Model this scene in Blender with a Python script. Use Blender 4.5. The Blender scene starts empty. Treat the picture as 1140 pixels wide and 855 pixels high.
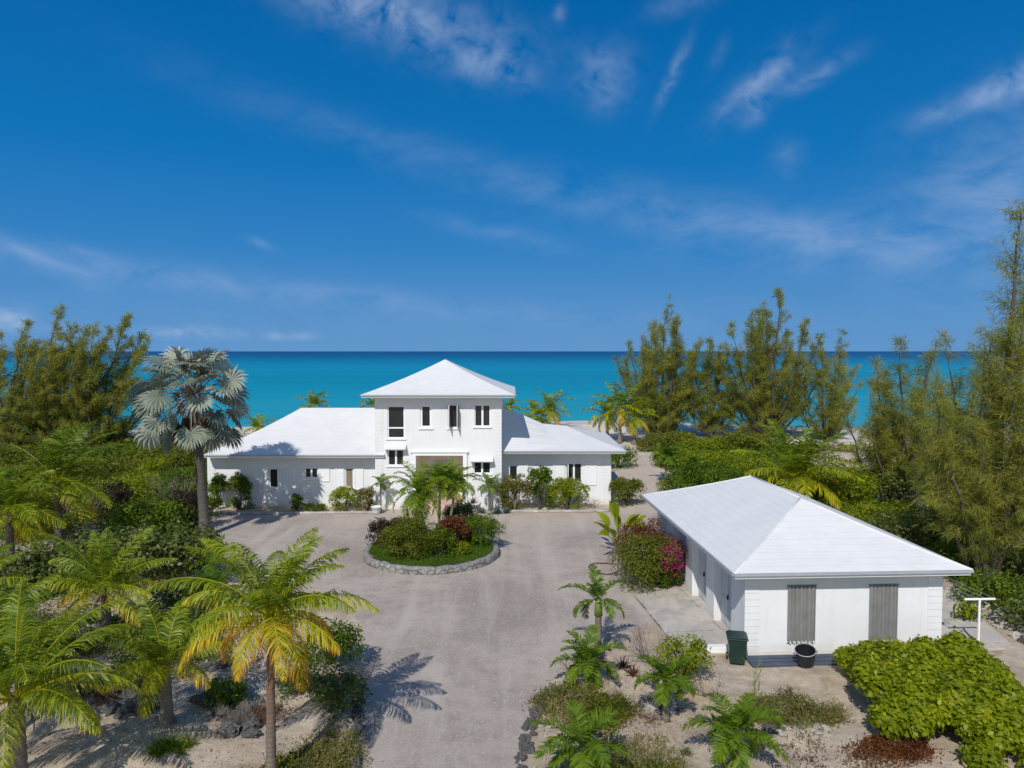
import bpy, math, random
import numpy as np
R = math.radians
C = bpy.context.scene.collection
sc = bpy.context.scene
# ------------------------------------------------------------------ camera
H, F, PITCH = 9.0, 800.0, math.atan(36.5/800)
cam = bpy.data.objects.new('camera', bpy.data.cameras.new('camera')); C.objects.link(cam)
cam.location = (0, 0, H); cam.rotation_euler = (math.pi/2-PITCH, 0, 0)
cam.data.sensor_width = 36; cam.data.lens = 36*F/1140; cam.data.clip_end = 100000; cam.data.clip_start = .1
sc.camera = cam
SP, CP = math.sin(PITCH), math.cos(PITCH)
def P(u, v, z=0.):                       # ground point seen at a photo pixel
    a, b = (u-570)/F, (427.5-v)/F
    d = (a, CP+b*SP, -SP+b*CP); t = (z-H)/d[2]
    return (t*d[0], t*d[1])
def Zy(v, y):                            # height at depth y
    b = (427.5-v)/F
    return H+y*(-SP+b*CP)/(CP+b*SP)
def Xy(u, y, v=500):
    b = (427.5-v)/F
    return y*(u-570)/F/(CP+b*SP)
# ------------------------------------------------------------------ exposure, sun, sky
sc.view_settings.view_transform = 'Standard'; sc.view_settings.look = 'None'
sc.view_settings.exposure = .12; sc.view_settings.gamma = 1
SUN_EL, SUN_AZ = R(43), R(197)           # azimuth clockwise from +Y
sund = np.array([math.sin(SUN_AZ)*math.cos(SUN_EL), math.cos(SUN_AZ)*math.cos(SUN_EL), math.sin(SUN_EL)])
from mathutils import Vector
sl = bpy.data.lights.new('sun', 'SUN'); sl.energy = 3.5; sl.angle = R(.5); sl.color = (1, .96, .90)
so = bpy.data.objects.new('sun', sl); C.objects.link(so)
so.rotation_euler = Vector(sund).to_track_quat('Z', 'Y').to_euler(); so.location = (-20, -40, 60)

class NT:
    def __init__(s, tree): s.t = tree; tree.nodes.clear()
    def n(s, typ, **kw):
        nd = s.t.nodes.new(typ)
        for k, v in kw.items():
            if k[0] == '_': nd.inputs[int(k[1:])].default_value = v
            else: setattr(nd, k, v)
        return nd
    def l(s, a, b): s.t.links.new(a, b)
    def m(s, op, a, b=None, c=None):
        nd = s.t.nodes.new('ShaderNodeMath'); nd.operation = op
        for i, x in enumerate((a, b, c)):
            if x is None: continue
            if isinstance(x, (int, float)): nd.inputs[i].default_value = x
            else: s.l(x, nd.inputs[i])
        return nd.outputs[0]
    def mix(s, f, a, b):
        nd = s.t.nodes.new('ShaderNodeMix'); nd.data_type = 'RGBA'
        for i, x in ((0, f), (6, a), (7, b)):
            if isinstance(x, (int, float)): nd.inputs[i].default_value = x
            elif isinstance(x, tuple): nd.inputs[i].default_value = (*x[:3], 1)
            else: s.l(x, nd.inputs[i])
        return nd.outputs[2]
    def ramp(s, f, stops, interp='LINEAR'):
        nd = s.t.nodes.new('ShaderNodeValToRGB'); nd.color_ramp.interpolation = interp
        e = nd.color_ramp.elements
        while len(e) < len(stops): e.new(.5)
        for i, (p, c) in enumerate(stops):
            e[i].position = p
            c = c if isinstance(c, tuple) else (c, c, c)
            e[i].color = (*c[:3], 1)
        s.l(f, nd.inputs[0]); return nd.outputs[0]
    def noise(s, vec, scale, detail=4, rough=.55, dist=0.):
        nd = s.t.nodes.new('ShaderNodeTexNoise')
        nd.inputs['Scale'].default_value = scale; nd.inputs['Detail'].default_value = detail
        nd.inputs['Roughness'].default_value = rough; nd.inputs['Distortion'].default_value = dist
        if vec is not None: s.l(vec, nd.inputs['Vector'])
        return nd.outputs[0]
    def mapping(s, vec, scale=(1, 1, 1), rot=(0, 0, 0), loc=(0, 0, 0)):
        nd = s.t.nodes.new('ShaderNodeMapping'); s.l(vec, nd.inputs[0])
        nd.inputs['Scale'].default_value = scale; nd.inputs['Rotation'].default_value = rot; nd.inputs['Location'].default_value = loc
        return nd.outputs[0]

w = bpy.data.worlds.new('World'); sc.world = w; w.use_nodes = True
T = NT(w.node_tree)
sky = T.n('ShaderNodeTexSky', sky_type='NISHITA', sun_disc=False, sun_elevation=SUN_EL, sun_rotation=SUN_AZ,
          altitude=0, air_density=1.0, dust_density=0.0, ozone_density=4.0)
tc = T.n('ShaderNodeTexCoord'); sep = T.n('ShaderNodeSeparateXYZ'); T.l(tc.outputs['Generated'], sep.inputs[0])
az = T.m('ARCTAN2', sep.outputs[0], sep.outputs[1]); el = T.m('ARCSINE', sep.outputs[2])
hs = T.n('ShaderNodeHueSaturation'); hs.inputs['Hue'].default_value = .488; hs.inputs['Saturation'].default_value = 1.32; hs.inputs['Value'].default_value = .98
T.l(sky.outputs[0], hs.inputs['Color'])
cmb = T.n('ShaderNodeCombineXYZ'); T.l(az, cmb.inputs[0]); T.l(el, cmb.inputs[1])
nz1 = T.noise(T.mapping(cmb.outputs[0], (11, 24, 1), (0, 0, R(12))), 1.0, 8, .58, .35)
nz2 = T.noise(T.mapping(cmb.outputs[0], (24, 30, 1), (0, 0, R(25))), 1.0, 9, .6, .35)
wis = T.ramp(nz2, [(.34, 0.), (.78, 1.)]); wis2 = T.ramp(nz1, [(.32, 0.), (.75, 1.)])
patches = [  # u, v, half length, half height, tilt (deg, up to the right), strength, soft?
 (480, 36, 105, 28, -12, .48, 0), (395, 12, 70, 22, -5, .42, 0), (548, 82, 46, 14, -10, .45, 0), (673, 92, 26, 26, 20, .5, 0), (746, 88, 32, 6, 62, .5, 0),
 (840, 98, 50, 14, 35, .6, 0), (905, 88, 34, 9, 22, .55, 0), (836, 132, 16, 10, 30, .35, 0), (795, 68, 16, 6, 60, .3, 0), (872, 178, 18, 16, 60, .25, 0), (762, 8, 34, 10, 10, .35, 0), (622, 22, 6, 10, 0, .35, 0),
 (1085, 112, 70, 14, 16, .5, 0), (1135, 95, 40, 22, 12, .5, 0), (1110, 205, 100, 75, 18, .42, 1), (820, 250, 260, 26, -12, .24, 1), (980, 275, 230, 34, -6, .24, 1), (480, 180, 220, 20, -14, .14, 1),
 (560, 262, 80, 10, -12, .2, 1), (30, 282, 70, 12, -25, .25, 1), (330, 325, 290, 14, -5, .22, 1), (120, 300, 160, 16, -5, .16, 1), (8, 356, 24, 14, 0, .95, 0), (215, 370, 45, 7, 0, .75, 0), (320, 374, 34, 5, 0, .5, 0), (90, 278, 30, 7, -10, .2, 0), (292, 272, 16, 5, -20, .25, 0), (60, 366, 40, 6, 0, .3, 0), (570, 360, 900, 26, 0, .07, 1)]
tot = None
for (u, v, a, b, rot, st, soft) in patches:
    ca = math.atan((u-570)/F); ce = math.atan((391-v)/F*math.cos(ca))
    k = math.cos(ca)**1.5/F
    dx = T.m('SUBTRACT', az, ca); dy = T.m('SUBTRACT', el, ce)
    cr, sr = math.cos(R(rot)), math.sin(R(rot))
    px = T.m('ADD', T.m('MULTIPLY', dx, cr/(a*k)), T.m('MULTIPLY', dy, sr/(a*k)))
    py = T.m('ADD', T.m('MULTIPLY', dx, -sr/(b*k)), T.m('MULTIPLY', dy, cr/(b*k)))
    r2 = T.m('ADD', T.m('MULTIPLY', px, px), T.m('MULTIPLY', py, py))
    g = T.m('EXPONENT', T.m('MULTIPLY', r2, -1.0))
    g = T.m('MULTIPLY', g, st)
    g = T.m('MULTIPLY', g, wis2 if soft else wis)
    tot = g if tot is None else T.m('ADD', tot, g)
tot = T.m('MINIMUM', T.m('MULTIPLY', tot, .88), .55)
clear = T.ramp(T.m('MULTIPLY', el, 1/1.571), [(0., (.110, .280, .545)), (.04, (.078, .250, .53)), (.09, (.030, .200, .50)), (.16, (.006, .155, .44)), (.29, (.001, .108, .345)), (1., (.0, .07, .27))])
vs = T.n('ShaderNodeVectorMath', operation='SCALE'); vs.inputs['Scale'].default_value = 10.; T.l(clear, vs.inputs[0])
hs2 = T.n('ShaderNodeHueSaturation'); hs2.inputs['Saturation'].default_value = .8; T.l(sky.outputs[0], hs2.inputs['Color'])
back = T.ramp(sep.outputs[1], [(0., 1.), (.12, 0.)])     # away from the sun the sky is deep clear blue, towards it paler
back2 = T.ramp(T.m('ADD', T.m('MULTIPLY', sep.outputs[1], 1.), .5), [(.25, 0.), (.62, 1.)])
skyb = T.mix(back2, hs2.outputs[0], vs.outputs[0])
skyc = T.mix(tot, skyb, (4.6, 5.6, 7.4))
bg = T.n('ShaderNodeBackground'); bg.inputs[1].default_value = .10
T.l(skyc, bg.inputs[0])
wo = T.n('ShaderNodeOutputWorld'); T.l(bg.outputs[0], wo.inputs[0])
# ------------------------------------------------------------------ materials
def mat(name):
    m = bpy.data.materials.new(name); m.use_nodes = True
    t = NT(m.node_tree); o = t.n('ShaderNodeOutputMaterial'); b = t.n('ShaderNodeBsdfPrincipled'); t.l(b.outputs[0], o.inputs[0])
    t.o = o; t.b = b; t.tc = t.n('ShaderNodeTexCoord')
    return m, t
def bump(t, h, strength=.5, dist=.02):
    n = t.n('ShaderNodeBump'); n.inputs['Strength'].default_value = strength; n.inputs['Distance'].default_value = dist
    t.l(h, n.inputs['Height']); t.l(n.outputs[0], t.b.inputs['Normal']); return n
def plain(name, col, rough=.7, var=.12, scale=6, metal=0, bs=.15, spec=.4):
    m, t = mat(name); ob = t.tc.outputs['Object']
    n = t.noise(ob, scale, 6, .6)
    lo = tuple(c*(1-var) for c in col); hi = tuple(min(1, c*(1+var)) for c in col)
    t.l(t.ramp(n, [(.3, lo), (.7, hi)]), t.b.inputs['Base Color'])
    t.b.inputs['Roughness'].default_value = rough; t.b.inputs['Metallic'].default_value = metal
    t.b.inputs['Specular IOR Level'].default_value = spec
    if bs: bump(t, t.noise(ob, scale*12, 3), bs, .01)
    return m
def leafmat(name, stops, rough=.55, trans=.35, spec=.3):
    m, t = mat(name)
    a = t.n('ShaderNodeAttribute', attribute_name='tint')
    col = t.ramp(a.outputs['Fac'], stops)
    t.l(col, t.b.inputs['Base Color']); t.b.inputs['Roughness'].default_value = rough
    t.b.inputs['Specular IOR Level'].default_value = spec
    tr = t.n('ShaderNodeBsdfTranslucent'); hsv = t.n('ShaderNodeHueSaturation'); hsv.inputs['Value'].default_value = 1.5; hsv.inputs['Hue'].default_value = .49
    t.l(col, hsv.inputs['Color']); t.l(hsv.outputs[0], tr.inputs[0])
    mx = t.n('ShaderNodeMixShader'); mx.inputs[0].default_value = trans
    t.l(t.b.outputs[0], mx.inputs[1]); t.l(tr.outputs[0], mx.inputs[2]); t.l(mx.outputs[0], t.o.inputs[0])
    return m
M = {}
def stucco(name, col, dirt=True):
    m, t = mat(name); ob = t.tc.outputs['Object']
    n = t.noise(ob, 1.3, 6, .65); n2 = t.noise(t.mapping(ob, (5, 5, .5)), 1.0, 5, .6)
    c = t.mix(t.ramp(n, [(.35, 0.), (.75, 1.)]), col, tuple(x*.93 for x in col))
    c = t.mix(t.ramp(n2, [(.50, 0.), (.78, .40)]), c, tuple(x*f for x, f in zip(col, (.80, .79, .76))))
    if dirt:   # splashed soil along the foot of the wall
        s = t.n('ShaderNodeSeparateXYZ'); t.l(ob, s.inputs[0])
        zz = t.m('ADD', s.outputs[2], t.m('MULTIPLY', t.m('SUBTRACT', t.noise(ob, 3, 4), .5), .5))
        f = t.ramp(zz, [(0., .5), (.38, 0.)])
        c = t.mix(f, c, (.50, .44, .35))
    t.l(c, t.b.inputs['Base Color']); t.b.inputs['Roughness'].default_value = .85; t.b.inputs['Specular IOR Level'].default_value = .2
    bump(t, t.noise(ob, 60, 3), .25, .01)
    return m
M['wall'] = stucco('white_stucco', (.76, .765, .77)); M['trim'] = plain('white_trim', (.80, .805, .81), .5, .04, 3, bs=.05)
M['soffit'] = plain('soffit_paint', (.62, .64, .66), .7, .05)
m, t = mat('white_roof_tiles'); ob = t.tc.outputs['Object']; s = t.n('ShaderNodeSeparateXYZ'); t.l(ob, s.inputs[0])
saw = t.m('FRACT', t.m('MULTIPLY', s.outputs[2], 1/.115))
n = t.noise(ob, .9, 7, .65); n2 = t.noise(t.mapping(ob, (1.5, 1.5, 9)), 1., 5, .6)
c = t.mix(t.ramp(n, [(.4, 0.), (.72, 1.)]), (.70, .695, .685), (.65, .645, .64))
c = t.mix(t.ramp(n2, [(.5, 0.), (.8, .28)]), c, (.53, .53, .52))
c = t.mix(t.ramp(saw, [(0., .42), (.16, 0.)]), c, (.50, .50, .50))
t.l(c, t.b.inputs['Base Color']); t.b.inputs['Roughness'].default_value = .7; t.b.inputs['Specular IOR Level'].default_value = .25
bump(t, t.m('SUBTRACT', 1., saw), .35, .025); M['roof'] = m
M['gutter'] = plain('gutter_shadow_grey', (.36, .37, .40), .5, .08, bs=0)  # shadow line between roof edge and fascia is put into the gutter's grey
M['glass'] = plain('dark_window_glass', (.022, .022, .026), .12, .3, .8, bs=0, spec=.7)
M['blind'] = plain('beige_blind', (.22, .18, .11), .6, .1)
M['shutter_w'] = plain('white_shutter', (.78, .785, .79), .55, .04, bs=0)
M['shutter_g'] = plain('grey_corrugated_metal', (.26, .26, .255), .45, .15, 2.5, metal=.25, bs=0)
M['door'] = plain('pale_blue_grey_door', (.50, .53, .56), .6, .06)
M['wood'] = plain('brown_wood', (.12, .06, .03), .6, .25, 4)
M['tile'] = plain('pink_tile', (.55, .40, .33), .6, .12, 4)
M['beige'] = plain('beige_plaster', (.80, .75, .66), .8, .06)
M['trunk_grey'] = plain('grey_palm_bark', (.21, .185, .155), .9, .35, 5, bs=.8)
M['trunk_red'] = plain('reddish_palm_bark', (.20, .10, .055), .85, .35, 6, bs=.8)
def trunkmat(name, c1, c2, ring):
    m, t = mat(name); ob = t.tc.outputs['Object']; s = t.n('ShaderNodeSeparateXYZ'); t.l(ob, s.inputs[0])
    z = t.m('ADD', s.outputs[2], t.m('MULTIPLY', t.noise(ob, 4, 3), .06)); fr = t.m('FRACT', t.m('MULTIPLY', z, ring))
    top = t.ramp(t.m('MULTIPLY', z, .25), [(.2, 0.), (.75, 1.)])
    c = t.mix(top, c2, c1); c = t.mix(t.ramp(t.noise(t.mapping(ob, (9, 9, 3)), 1., 6, .7), [(.4, 0.), (.65, .6)]), c, tuple(x*.45 for x in c2)); c = t.mix(t.ramp(fr, [(0., .65), (.3, 0.)]), c, tuple(x*.35 for x in c2))
    t.l(c, t.b.inputs['Base Color']); t.b.inputs['Roughness'].default_value = .9; bump(t, t.m('ADD', fr, t.noise(ob, 40, 3)), .8, .02); return m
M['trunk_grey'] = trunkmat('ringed_grey_bark', (.20, .165, .13), (.235, .205, .17), 11); M['trunk_dark'] = trunkmat('dark_grey_bark', (.10, .085, .07), (.15, .135, .12), 6); M['trunk_red'] = trunkmat('ringed_reddish_bark', (.22, .085, .04), (.21, .17, .135), 10)
M['crownshaft'] = plain('green_crownshaft', (.16, .22, .03), .45, .2, 6)
M['bark'] = plain('dark_bark', (.085, .07, .052), .9, .3, 6, bs=.8)
M['twig'] = plain('grey_twigs', (.22, .18, .155), .9, .2)
M['rock'] = plain('dark_coral_rock', (.10, .097, .092), .9, .55, 3.5, bs=1.)
M['rock_l'] = plain('pale_limestone', (.45, .42, .37), .9, .3, 3.5, bs=1.)
M['conc'] = plain('grey_concrete', (.40, .385, .36), .85, .2, 1.2, bs=.4)
M['curb'] = plain('weathered_stone_curb', (.36, .35, .33), .9, .35, 2.2, bs=.8)
M['bin'] = plain('dark_green_plastic', (.012, .035, .028), .4, .2, 3)
M['black'] = plain('black_plastic', (.018, .02, .026), .45, .2, 3)
M['rim'] = plain('pale_worn_rim', (.35, .36, .38), .5, .3, 9)
M['board'] = plain('slate_blue_board', (.055, .072, .11), .6, .25, 2.)
M['hose'] = plain('rusty_hose', (.10, .05, .03), .7, .3)
M['pot'] = plain('white_ceramic', (.68, .69, .70), .4, .08)
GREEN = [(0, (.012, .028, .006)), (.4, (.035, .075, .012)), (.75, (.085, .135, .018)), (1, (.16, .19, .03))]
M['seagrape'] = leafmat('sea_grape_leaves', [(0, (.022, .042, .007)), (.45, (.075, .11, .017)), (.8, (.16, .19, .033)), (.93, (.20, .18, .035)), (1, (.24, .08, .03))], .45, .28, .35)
M['bright'] = leafmat('bright_glossy_leaves', [(0, (.06, .095, .003)), (.5, (.20, .255, .005)), (1, (.37, .39, .014))], .42, .42, .25)
M['mid'] = leafmat('mid_green_leaves', [(0, (.028, .058, .005)), (.5, (.095, .165, .010)), (1, (.23, .27, .018))], .6, .4, .18)
M['olive'] = leafmat('olive_leaves', [(0, (.045, .06, .008)), (.5, (.13, .155, .014)), (1, (.27, .25, .035))], .7, .4, .15)
M['weed'] = leafmat('weed_leaves', [(0, (.07, .075, .025)), (.45, (.17, .17, .045)), (.8, (.32, .28, .10)), (1, (.34, .23, .13))], .7, .35, .15)
M['red'] = leafmat('copper_leaves', [(0, (.05, .018, .008)), (.5, (.14, .045, .014)), (1, (.22, .10, .025))], .5, .3)
M['darkred'] = leafmat('dark_plum_leaves', [(0, (.016, .016, .008)), (.6, (.045, .026, .014)), (1, (.09, .055, .02))], .5, .25)
M['casu'] = leafmat('casuarina_needles', [(0, (.10, .125, .025)), (.5, (.26, .275, .048)), (.85, (.38, .36, .06)), (1, (.36, .27, .07))], .8, .5, .1)
M['coco'] = leafmat('coconut_fronds', [(0, (.030, .06, .004)), (.28, (.10, .165, .007)), (.48, (.25, .32, .013)), (.72, (.50, .46, .018)), (.9, (.58, .31, .014)), (1, (.28, .13, .035))], .42, .38, .35)
M['coco_far'] = M['coco']
M['date'] = leafmat('pygmy_palm_fronds', [(0, (.03, .065, .006)), (.4, (.10, .18, .010)), (.75, (.22, .31, .014)), (1, (.36, .37, .02))], .45, .42, .25)
M['silver'] = leafmat('silver_fan_leaves', [(0, (.075, .10, .065)), (.5, (.21, .245, .185)), (.85, (.38, .41, .33)), (1, (.44, .42, .27))], .5, .2, .4)
M['dead'] = leafmat('dead_leaves', [(0, (.07, .04, .022)), (.5, (.17, .105, .058)), (1, (.30, .205, .125))], .8, .25)
M['agave'] = leafmat('blue_agave', [(0, (.05, .10, .11)), (1, (.15, .22, .22))], .5, .1)
M['magenta'] = leafmat('magenta_bracts', [(0, (.28, .01, .10)), (1, (.62, .03, .26))], .6, .35)
M['pink'] = leafmat('pink_flowers', [(0, (.50, .14, .17)), (1, (.80, .45, .47))], .6, .35)
M['whitefl'] = leafmat('white_flowers', [(0, (.55, .52, .40)), (1, (.8, .78, .72))], .6, .35)
M['lawn'] = leafmat('lawn_grass', [(0, (.03, .075, .006)), (1, (.12, .21, .012))], .6, .3)
# ------------------------------------------------------------------ object helpers
def tag(o, label=None, cat=None, group=None, kind=None):
    if label: o['label'] = label
    if cat: o['category'] = cat
    if group: o['group'] = group
    if kind: o['kind'] = kind
    return o
def thing(name, label, cat, loc=(0, 0, 0), rz=0, group=None):
    o = bpy.data.objects.new(name, None); C.objects.link(o); o.empty_display_size = .3
    o.location = loc; o.rotation_euler = (0, 0, rz); return tag(o, label, cat, group)
def mesh(name, V, Fc, material, parent=None, tint=None, smooth=False, shift=None):
    V = np.asarray(V, dtype=np.float32).reshape(-1, 3)
    if shift is not None: V = V-np.asarray(shift, dtype=np.float32)
    me = bpy.data.meshes.new(name)
    if isinstance(Fc, np.ndarray):
        nf, k = Fc.shape
        me.vertices.add(len(V)); me.vertices.foreach_set('co', V.ravel())
        me.loops.add(nf*k); me.loops.foreach_set('vertex_index', Fc.ravel().astype(np.int32))
        me.polygons.add(nf); me.polygons.foreach_set('loop_start', np.arange(0, nf*k, k, dtype=np.int32))
        me.polygons.foreach_set('loop_total', np.full(nf, k, dtype=np.int32))
        me.update(calc_edges=True)
    else:
        me.from_pydata(V.tolist(), [], Fc); me.update()
    if tint is not None:
        a = me.attributes.new('tint', 'FLOAT', 'POINT'); a.data.foreach_set('value', np.asarray(tint, dtype=np.float32).ravel())
    if smooth: me.polygons.foreach_set('use_smooth', [True]*len(me.polygons))
    me.materials.append(material)
    o = bpy.data.objects.new(name, me); C.objects.link(o)
    if parent is not None: o.parent = parent
    return o
class MB:
    def __init__(s): s.V = []; s.F = []
    def quad(s, a, b, c, d):
        i = len(s.V); s.V += [a, b, c, d]; s.F.append((i, i+1, i+2, i+3)); return s
    def poly(s, pts):
        i = len(s.V); s.V += list(pts); s.F.append(tuple(range(i, i+len(pts)))); return s
    def box(s, x0, x1, y0, y1, z0, z1):
        i = len(s.V)
        s.V += [(x, y, z) for z in (z0, z1) for x, y in ((x0, y0), (x1, y0), (x1, y1), (x0, y1))]
        s.F += [tuple(i+k for k in f) for f in ((3, 2, 1, 0), (4, 5, 6, 7), (0, 1, 5, 4), (1, 2, 6, 5), (2, 3, 7, 6), (3, 0, 4, 7))]
        return s
    def tube(s, pts, rad, n=6, cap=True):
        pts = [np.array(p, float) for p in pts]
        if not hasattr(rad, '__len__'): rad = [rad]*len(pts)
        i0 = len(s.V)
        for k, p in enumerate(pts):
            d = pts[min(k+1, len(pts)-1)]-pts[max(k-1, 0)]; d /= np.linalg.norm(d)+1e-9
            a = np.array([0, 0, 1.]) if abs(d[2]) < .9 else np.array([1., 0, 0])
            e1 = np.cross(d, a); e1 /= np.linalg.norm(e1); e2 = np.cross(d, e1)
            for j in range(n):
                q = p+rad[k]*(math.cos(2*math.pi*j/n)*e1+math.sin(2*math.pi*j/n)*e2); s.V.append(tuple(q))
        for k in range(len(pts)-1):
            for j in range(n):
                a = i0+k*n+j; b = i0+k*n+(j+1) % n
                s.F.append((a, b, b+n, a+n))
        if cap:
            s.F.append(tuple(i0+j for j in range(n))[::-1]); s.F.append(tuple(i0+(len(pts)-1)*n+j for j in range(n)))
        return s
    def lathe(s, prof, n=20, c=(0, 0, 0)):
        i0 = len(s.V)
        for r, z in prof:
            for j in range(n): s.V.append((c[0]+r*math.cos(2*math.pi*j/n), c[1]+r*math.sin(2*math.pi*j/n), c[2]+z))
        for k in range(len(prof)-1):
            for j in range(n):
                a = i0+k*n+j; b = i0+k*n+(j+1) % n; s.F.append((a, b, b+n, a+n))
        return s
    def build(s, name, material, parent=None, shift=None, smooth=False, bevel=0):
        o = mesh(name, s.V, s.F, material, parent, shift=shift, smooth=smooth)
        if bevel:
            b = o.modifiers.new('bevel', 'BEVEL'); b.width = bevel; b.segments = 2; b.limit_method = 'ANGLE'
        return o
def copy_tree(o, parent=None):
    c = o.copy(); C.objects.link(c)
    if parent is not None: c.parent = parent
    for ch in [k for k in o.children]: copy_tree(ch, c)
    return c
def nrm(a): return a/(np.linalg.norm(a, axis=-1, keepdims=True)+1e-9)
def rhombs(c, d, nn, L, W, tint, fold=0.):
    """leaf quads: base, side, tip, side"""
    d = nrm(d); s_ = nrm(np.cross(nn, d)); L = np.asarray(L).reshape(-1, 1); W = np.asarray(W).reshape(-1, 1)
    up = nrm(np.cross(d, s_))
    a = c; b = c+d*L*.45+s_*W*.5+up*fold*W; t_ = c+d*L; e = c+d*L*.45-s_*W*.5+up*fold*W
    V = np.stack([a, b, t_, e], 1).reshape(-1, 3); n = len(c)
    return V, np.arange(4*n).reshape(n, 4), np.repeat(tint, 4)
def merge(parts):
    Vs, Fs, Ts, o = [], [], [], 0
    for V, Fc, tt in parts:
        Vs.append(V); Fs.append(Fc+o); Ts.append(tt); o += len(V)
    return np.concatenate(Vs), np.concatenate(Fs), np.concatenate(Ts)
# value noise for terrain
_rs = np.random.RandomState(5); _g = _rs.rand(128, 128)
def vnoise(x, y):
    x = np.asarray(x, float); y = np.asarray(y, float)
    xi = np.floor(x).astype(int); yi = np.floor(y).astype(int); fx = x-xi; fy = y-yi
    fx = fx*fx*(3-2*fx); fy = fy*fy*(3-2*fy)
    g = lambda a, b: _g[a % 128, b % 128]
    return (g(xi, yi)*(1-fx)+g(xi+1, yi)*fx)*(1-fy)+(g(xi, yi+1)*(1-fx)+g(xi+1, yi+1)*fx)*fy
# ------------------------------------------------------------------ terrain
drive_px = [(398, 1100), (398, 855), (402, 800), (408, 752), (402, 705), (388, 672), (352, 655), (300, 640), (262, 615), (240, 594), (238, 576),
            (300, 571), (420, 571), (455, 567), (505, 566), (560, 570), (676, 571), (690, 556), (684, 543), (684, 527), (700, 516), (702, 505), (716, 500), (738, 520), (752, 540), (742, 556), (728, 566),
            (735, 600), (742, 660), (722, 700), (690, 706), (668, 716), (648, 728), (628, 748), (606, 772), (592, 800), (586, 830), (584, 855), (584, 1100)]
DP = np.array([P(u, v) for u, v in drive_px])
def seg_dist(px, py, poly):
    d = np.full(px.shape, 1e9); ins = np.zeros(px.shape, bool); n = len(poly)
    for i in range(n):
        ax, ay = poly[i]; bx, by = poly[(i+1) % n]
        t_ = np.clip(((px-ax)*(bx-ax)+(py-ay)*(by-ay))/((bx-ax)**2+(by-ay)**2+1e-9), 0, 1)
        d = np.minimum(d, np.hypot(px-ax-t_*(bx-ax), py-ay-t_*(by-ay)))
        c = ((ay > py) != (by > py)) & (px < (bx-ax)*(py-ay)/(by-ay+1e-12)+ax)
        ins ^= c
    return np.where(ins, -d, d)
SEA_Z = -1.3
def shore(x): return 104-11*np.clip(np.abs(x-8)/60, 0, 1)+2.0*np.sin(x*.13)
def flatmask(x, y):
    m_ = np.clip(seg_dist(x, y, DP)/1.2, 0, 1)
    def rect(x0, x1, y0, y1, k=1.0):
        dx = np.maximum(np.maximum(x0-x, x-x1), 0); dy = np.maximum(np.maximum(y0-y, y-y1), 0)
        return np.clip(np.hypot(dx, dy)/k, 0, 1)
    for r in ((-20, 7, 38, 52), (4.3, 16.6, 20.2, 34), (-7.2, 0.2, 28, 35)): m_ = np.minimum(m_, rect(*r))
    return m_
def gz(x, y):
    x = np.asarray(x, float); y = np.asarray(y, float)
    b = (vnoise(x*.45+7, y*.45)-.35)*.45+(vnoise(x*1.7, y*1.7+3)-.5)*.12
    dune = np.clip((y-62)/20, 0, 1)*(vnoise(x*.12, y*.15)*.9)
    z = b*flatmask(x, y)+dune
    d = y-shore(x)
    return np.minimum(z, np.maximum(SEA_Z-.10*d, -6))
def G(x, y): return float(gz(np.array([x]), np.array([y]))[0])
def axis(fine0, fine1, step, lo, hi):
    a = list(np.arange(fine0, fine1+1e-6, step)); s_ = step
    x = fine1
    while x < hi: s_ *= 1.25; x += s_; a.append(x)
    x = fine0; s_ = step
    while x > lo: s_ *= 1.25; x -= s_; a.insert(0, x)
    return np.array(a)
xs = axis(-26, 26, .3, -900, 900); ys = axis(9, 60, .3, -300, 170)
X_, Y_ = np.meshgrid(xs, ys)
Zg = gz(X_.ravel(), Y_.ravel())
nx, ny = len(xs), len(ys)
ii = (np.arange(ny-1)[:, None]*nx+np.arange(nx-1)[None, :]).ravel()
FG = np.stack([ii, ii+1, ii+nx+1, ii+nx], 1)
m, t = mat('coral_sand'); ob = t.tc.outputs['Object']
n1 = t.noise(ob, .35, 6, .6, .6); n2 = t.noise(ob, 2.2, 8, .7); n3 = t.noise(ob, 28, 5, .7); n4 = t.noise(ob, .9, 6, .7, 1.)
c = t.mix(t.ramp(n1, [(.35, 0.), (.68, 1.)]), (.55, .435, .315), (.66, .575, .465))
c = t.mix(t.ramp(n2, [(.42, 0.), (.62, .75)]), c, (.40, .32, .24))
c = t.mix(t.ramp(n4, [(.52, 0.), (.66, .55)]), c, (.27, .195, .13))
c = t.mix(t.ramp(n3, [(.50, 0.), (.66, .5)]), c, (.19, .155, .12))
sp = t.n('ShaderNodeSeparateXYZ'); t.l(ob, sp.inputs[0])
far = t.ramp(t.m('MULTIPLY', sp.outputs[1], .01), [(.55, 0.), (.8, .85)])
nb = t.noise(t.mapping(ob, (.12, .5, 1)), 1., 6, .6)
c = t.mix(far, c, t.mix(t.ramp(nb, [(.45, 0.), (.6, .8)]), (.70, .66, .60), (.40, .34, .28)))
c = t.mix(t.ramp(sp.outputs[2], [(0., 0.), (.001, 0.)]), c, c)
wet = t.ramp(t.m('MULTIPLY', t.m('ADD', sp.outputs[2], 1.5), 1.), [(.2, .6), (.5, 0.)])
c = t.mix(wet, c, (.52, .46, .38))
t.l(c, t.b.inputs['Base Color']); t.b.inputs['Roughness'].default_value = .95; t.b.inputs['Specular IOR Level'].default_value = .15
bump(t, t.m('ADD', n2, t.m('MULTIPLY', n3, .7)), .9, .06); M['sand'] = m
g_ = mesh('ground', np.stack([X_.ravel(), Y_.ravel(), Zg], 1), FG, M['sand'], smooth=True); tag(g_, kind='structure')

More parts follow.
